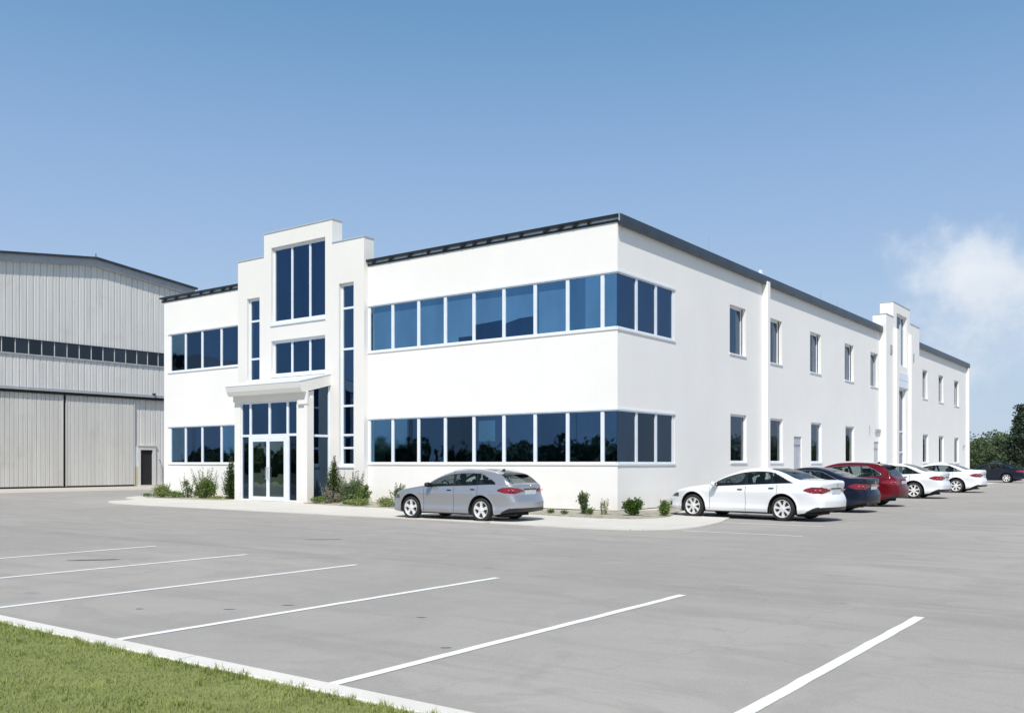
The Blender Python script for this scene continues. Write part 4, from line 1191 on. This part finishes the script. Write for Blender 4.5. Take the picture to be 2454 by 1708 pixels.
GRP = 'cars parked nose in along the side wall'
P_silver = carpaint('silver_paint', (.46,.46,.475), .65, .30)
P_white = carpaint('white_paint', (.80,.81,.82), 0, .35)
P_navy = carpaint('navy_paint', (.006,.011,.026), 0, .3)
P_red = carpaint('dark_red_paint', (.125,.004,.010), .1, .28)
P_navy2 = carpaint('midnight_paint', (.005,.009,.022), 0, .3)
P_white2 = carpaint('pearl_white_paint', (.76,.78,.80), .05, .35)
make_car(HATCH, P_silver, 'silver hatchback with black roof spoiler parked beside the front pavement', 'car', (-1.83,-6.06,.012), R(1.5), None, 1.0, ('spoiler','rails','fin','dark_mirror'))
make_car(SEDAN, P_white, 'white saloon car nearest the building corner, nose towards the planting bed', 'car', (4.90,-.28,.006), R(-7), GRP, 1.06, ('dark_mirror0',))
make_car(SEDAN, P_navy, 'dark navy saloon car parked between the white saloon and the red estate', 'car', (4.42,5.2,.006), R(-3), GRP, 1.05, ('chrome','chromewin'))
make_car(SUV, P_red, 'dark red sport utility car in the side wall row', 'car', (4.3,10.2,.006), R(-1), GRP, 1.02, ('rails','chromewin','spoiler','fin'))
make_car(SEDAN, P_white2, 'white saloon car just beyond the red car, its front hidden behind it', 'car', (3.45,20.1,.006), R(0), GRP, 1.14, ('dark_mirror0',))
make_car(SEDAN, P_white, 'farthest white saloon car of the side wall row, near the second tower', 'car', (3.2,30.8,.006), R(0), GRP, 1.16, ('dark_mirror0',))
make_car(SEDAN, P_navy2, 'black saloon car standing alone past the far end of the building', 'car', (1.0,62.6,.006), R(0), None, 1.16, ())

# ------------------------------------------------------------------ plants
def leaves(mb, blobs, n, size, rnd, flat=.25, shell=.55, tilt=1.0):
    """scatter n small leaves through a list of ellipsoid blobs (x,y,z,rx,ry,rz)"""
    vol = [b[3]*b[4]*b[5] for b in blobs]; tot = sum(vol)
    for b, v in zip(blobs, vol):
        k = max(6, int(n*v/tot))
        for _ in range(k):
            d = Vector((rnd.gauss(0,1), rnd.gauss(0,1), rnd.gauss(0,1))).normalized()
            r = (shell + (1-shell)*rnd.random()) if rnd.random() < .8 else rnd.random()
            nn = 1 + .6*noise.noise(Vector((d.x*2+b[0]*3, d.y*2+b[1]*3, d.z*2)))
            p = Vector((b[0]+d.x*b[3]*r*nn, b[1]+d.y*b[4]*r*nn, max(.03, b[2]+d.z*b[5]*r*nn)))
            u = Vector((rnd.gauss(0,1), rnd.gauss(0,1), rnd.gauss(0,1)))
            u = (u + d*.6).normalized(); w = u.orthogonal().normalized(); w.rotate(Matrix.Rotation(rnd.random()*6.28, 3, u)) 
            s = size*(.6+.8*rnd.random()); t = u.cross(w)
            mb.face([p-w*s*.5, p+t*s*.28, p+w*s*.55, p-t*s*.28])
def sprig(mb, base, top, rnd, n, size):
    """leaves strung up a twig"""
    a, b = Vector(base), Vector(top)
    for i in range(n):
        t = (i+rnd.random())/n; p = a.lerp(b, t)
        d = Vector((rnd.gauss(0,1), rnd.gauss(0,1), rnd.gauss(0,.6)+.5)).normalized()
        s = size*(1.1-.5*t)*(.7+.6*rnd.random()); w = d.cross(Vector((rnd.gauss(0,1),rnd.gauss(0,1),rnd.gauss(0,1)))).normalized()
        mb.face([p, p+d*s*.5+w*s*.28, p+d*s, p+d*s*.5-w*s*.28])
def shrub(name, loc, label, mat, blobs, n, size, twigs=0, tw_h=0, seed=1, cat='shrub', group=None, tw_r=.2):
    rnd = random.Random(seed); root = empty(name, loc); tag(root, label, cat, group)
    if cat == 'shrub': root.scale = (.94,.94,.90); n = int(n*.85); twigs = int(twigs*1.3)
    f = MB(); leaves(f, blobs, n, size, rnd, shell=.35)
    st = MB()
    for b in blobs:
        for _ in range(3):
            st.tube([(rnd.uniform(-.03,.03)+b[0]*.3, rnd.uniform(-.03,.03)+b[1]*.3, 0), (b[0]*.7+rnd.uniform(-.05,.05), b[1]*.7, b[2]*.55), (b[0]+rnd.uniform(-.5,.5)*b[3], b[1]+rnd.uniform(-.5,.5)*b[4], b[2]+b[5]*.6)], .011, 5, taper=.004)
    for i in range(twigs):
        a = rnd.random()*6.28; r0 = tw_r*rnd.random(); r1 = tw_r*(.6+1.1*rnd.random()); hh = tw_h*(.65+.4*rnd.random())
        p0 = (r0*math.cos(a), r0*math.sin(a), .02); p1 = (r1*math.cos(a+.3), r1*math.sin(a+.3), hh)
        st.tube([p0, ((p0[0]+p1[0])/2-.02, (p0[1]+p1[1])/2, hh*.55), p1], .007, 4, taper=.003)
        sprig(f, p0, p1, rnd, 34, size*1.3)
    f.build('foliage', mat, root); st.build('stem', M['bark'], root)
    return root
# in front of the left wing
shrub('ground_cover_shrub', (-25.1,-2.0,.05), 'tiny dark low plant at the far left tip of the planting bed', M['leaf_grey'], [(0,0,.10,.38,.25,.14),(.4,.1,.08,.25,.2,.1)], 500, .06, seed=2)
shrub('shrub', (-24.0,-1.9,.05), 'rounded pale green shrub at the left corner of the building', M['leaf_pale'], [(-.1,0,.34,.46,.42,.34),(.25,.05,.24,.3,.3,.22)], 2600, .07, 10, .8, 3, tw_r=.35)
shrub('shrub', (-23.25,-1.75,.05), 'low bright green mound between the pale shrub and the twiggy one', M['leaf_mid'], [(0,0,.18,.5,.35,.2),(.5,0,.15,.3,.3,.16)], 1600, .06, seed=4)
shrub('shrub', (-22.6,-1.45,.05), 'thin twiggy shrub with sparse leaves before the left wing', M['leaf_grey'], [(-.15,0,.75,.24,.2,.22),(.08,0,.42,.2,.2,.25),(.5,.1,.22,.25,.2,.2)], 1000, .065, 9, 1.25, 5, tw_r=.28)
shrub('shrub', (-21.35,-1.35,.05), 'tall loose green shrub with upright shoots under the left wing windows', M['leaf_mid'], [(-.35,0,.42,.38,.35,.42),(.3,0,.5,.45,.38,.46),(0,0,.75,.35,.3,.35)], 3800, .08, 24, 1.55, 6, tw_r=.5)
shrub('shrub', (-20.25,-1.5,.05), 'flat patch of green leaves by the foot of the porch', M['leaf_pale'], [(0,0,.08,.6,.25,.09)], 700, .05, seed=7)
def cypress(loc, h, r, label, seed):
    bl = []
    for i in range(9):
        t = i/8; rr = r*(1-t**1.5*.86)*(0.82+.35*math.sin(min(1,t*2.2)*1.57)); bl.append((.03*math.sin(i*2.1+seed), .03*math.cos(i*1.7), .14+t*(h-.28), rr, rr, h*.11))
    return shrub('cypress', loc, label, M['leaf_dark'], bl, 5200, .06, 12, h*.98, seed, 'conifer', None, .08)
cypress((-19.62,-1.2,.04), 1.95, .42, 'dark clipped cypress tight against the left flank of the porch', 8)
cypress((-13.0,-1.0,.04), 1.95, .46, 'dark conical cypress right of the porch side window', 9)
# right of the porch
shrub('flowering_shrub', (-12.55,-1.75,.05), 'pale grey flowering shrub between the cypress and the grey green bush', leafmat('dusty_leaves', (.22,.20,.15), (.46,.42,.35)), [(0,0,.35,.25,.2,.32),(.35,.2,.28,.2,.2,.25)], 1300, .05, 8, .9, 11, tw_r=.25)
shrub('shrub', (-12.9,-2.05,.05), 'low bright shrub at the foot of the conical cypress', M['leaf_mid'], [(0,0,.16,.35,.25,.17),(.5,-.1,.2,.26,.2,.18)], 1100, .06, seed=12)
shrub('shrub', (-11.25,-1.75,.05), 'bushy grey green shrub under the tall slit window', M['leaf_grey'], [(-.2,0,.55,.36,.35,.45),(.25,.1,.72,.32,.3,.42),(.1,0,.3,.5,.4,.3)], 4200, .075, 26, 1.45, 13, tw_r=.42)
shrub('shrub', (-10.35,-1.9,.05), 'yellow green shrub beside the bushy grey green one', M['leaf_mid'], [(0,0,.42,.34,.32,.34),(.12,0,.75,.18,.18,.16),(-.2,0,.25,.3,.3,.2)], 2600, .07, 8, .95, 14, tw_r=.25)
shrub('shrub', (-9.9,-2.5,.05), 'low spreading pale shrub on the pavement edge', M['leaf_pale'], [(0,0,.17,.5,.3,.17),(-.7,.1,.14,.35,.25,.13)], 1700, .055, seed=15)
shrub('shrub', (-8.55,-1.9,.05), 'upright feathery shrub just ahead of the silver hatchback', M['leaf_grey'], [(.1,0,.5,.22,.2,.3)], 900, .075, 13, .98, 16, tw_r=.25)
shrub('shrub', (-8.55,-2.5,.05), 'soft yellowish tuft in front of the feathery shrub', M['leaf_pale'], [(0,0,.22,.42,.3,.24),(.4,0,.15,.3,.25,.15)], 2200, .05, seed=17)
# about the corner
shrub('shrub', (.05,-2.2,.05), 'sparse upright shrub in the gravel left of the round bush', M['leaf_grey'], [(-.05,0,.55,.20,.2,.24),(.0,0,.25,.14,.14,.22)], 1500, .06, 9, .85, 18, tw_r=.14)
shrub('shrub', (.42,-2.45,.05), 'little dark tuft beside the sparse upright shrub', M['leaf_mid'], [(0,0,.13,.17,.15,.13)], 500, .05, seed=19)
shrub('shrub', (.78,-2.2,.05), 'wispy pale twig plant in front of the corner', M['leaf_pale'], [(0,0,.35,.08,.08,.2)], 130, .045, 6, .62, 20, tw_r=.10)
shrub('shrub', (1.80,-2.15,.05), 'round glossy green bush at the building corner', M['leaf_round'], [(-.12,0,.35,.27,.26,.25),(.15,.02,.40,.22,.22,.22),(.05,0,.17,.2,.2,.18)], 3600, .06, 5, .6, 21, tw_r=.16)
shrub('shrub', (2.70,-1.75,.05), 'small pointed green shrub between the round bush and the white saloon', M['leaf_mid'], [(0,0,.24,.22,.2,.22),(.0,0,.44,.12,.12,.14)], 1700, .055, 7, .58, 22, tw_r=.12)
for i, (x, y, lb_) in enumerate(((-.95,-2.65,'tiny weed by the tail of the silver hatchback'),(-.3,-2.85,'low weed clump left of the sparse upright shrub'),(2.3,.9,'dry weed clump beside the nose of the white saloon'))):
    shrub('weed', (x,y,.05), lb_, M['leaf_mid'], [(0,0,.07,.15,.12,.07)], 260, .045, seed=30+i, cat='weed')

# trees past the far end
def tree(loc, h, rx, label, seed, mat, n, size, name='tree', conifer=False, cat='tree'):
    rnd = random.Random(seed); root = empty(name, loc); tag(root, label, cat)
    tk = MB(); tk.tube([(0,0,-.2),(.1,0,h*.3),(.05,.1,h*.6),(.1,.1,h*.85)], h*.028, 9, taper=h*.006)
    bl = []
    nb = 26
    for i in range(nb):
        t = (i+.5)/nb
        if conifer: rr = rx*(1.05-t)*rnd.uniform(.7,1.05); z = h*(.1+.9*t)
        else: rr = rx*math.sqrt(max(.05, 1-(1.7*t-.75)**2))*rnd.uniform(.55,1); z = h*(.18+.74*t)
        a = rnd.random()*6.28; d = rr*rnd.uniform(.3,.8)
        c_ = (d*math.cos(a), d*math.sin(a), z)
        s_ = rx*rnd.uniform(.22,.42)*(1.1-.5*t if conifer else 1)
        bl.append((*c_, s_, s_, s_*(.55 if conifer else .7)))
        tk.tube([(.06,.05,z*.7),(c_[0]*.5,c_[1]*.5,z*.86),c_], h*.010, 5, taper=h*.002)
    f = MB(); leaves(f, bl, n, size, rnd, shell=.5)
    f.build('crown', mat, root); tk.build('trunk', M['bark'], root, smooth=True)
    return root
tree((.5,86,0), 7.9, 3.3, 'large dark conifer at the right edge, taller than the wood behind', 41, M['leaf_pine'], 16000, .26, 'conifer', True, 'conifer')
tree((-3.0,97,0), 5.0, 2.8, 'broadleaf tree between the wood and the tall conifer', 43, M['leaf_tree'], 9000, .30)
# the wood: one unbroken mass of crowns
rnd = random.Random(77); f = MB(); bl = []
for i in range(150):
    x = rnd.uniform(-45, 48); y = rnd.uniform(112, 128)
    hgt = 4.9 + 1.4*noise.noise(Vector((x*.10, 3, 0))) + 1.0*noise.noise(Vector((x*.45, 7, 0))) + rnd.uniform(-.5,.3) + (y-112)*.03
    for k in range(4):
        r_ = rnd.uniform(.9,1.9); z = max(.5, hgt*(.25+.25*k)-r_*.4)
        bl.append((x+rnd.uniform(-1.4,1.4), y+rnd.uniform(-1.2,1.2), z, r_, r_, r_*.8))
leaves(f, bl, 90000, .42, rnd, shell=.6)
tag(f.build('distant_wood', M['leaf_tree']), 'dark green wood along the horizon past the end of the building', 'wood', kind='stuff')
# the far side of the road behind the photographer, seen only in the window glass
rnd = random.Random(78); f = MB(); bl = []
for i in range(170):
    x = -150 + 260*rnd.random(); y = rnd.uniform(-96, -82)
    hgt = 3.9 + 2.2*noise.noise(Vector((x*.06, 13, 0))) + 1.6*noise.noise(Vector((x*.25, 3, 0)))
    for k in range(3):
        r_ = rnd.uniform(1.4,2.8); z = max(.8, hgt*(.3+.3*k)-r_*.3)
        bl.append((x+rnd.uniform(-1.5,1.5), y+rnd.uniform(-1.2,1.2), z, r_, r_, r_*.8))
leaves(f, bl, 70000, 1.1, rnd, shell=.5)
for b_ in bl: f.ball(b_[:3], b_[3]*.82, b_[4]*.82, b_[5]*.82, 8, 6)
tag(f.build('opposite_wood', M['leaf_tree']), 'dark wood mirrored in the ground floor windows', 'wood', kind='stuff')
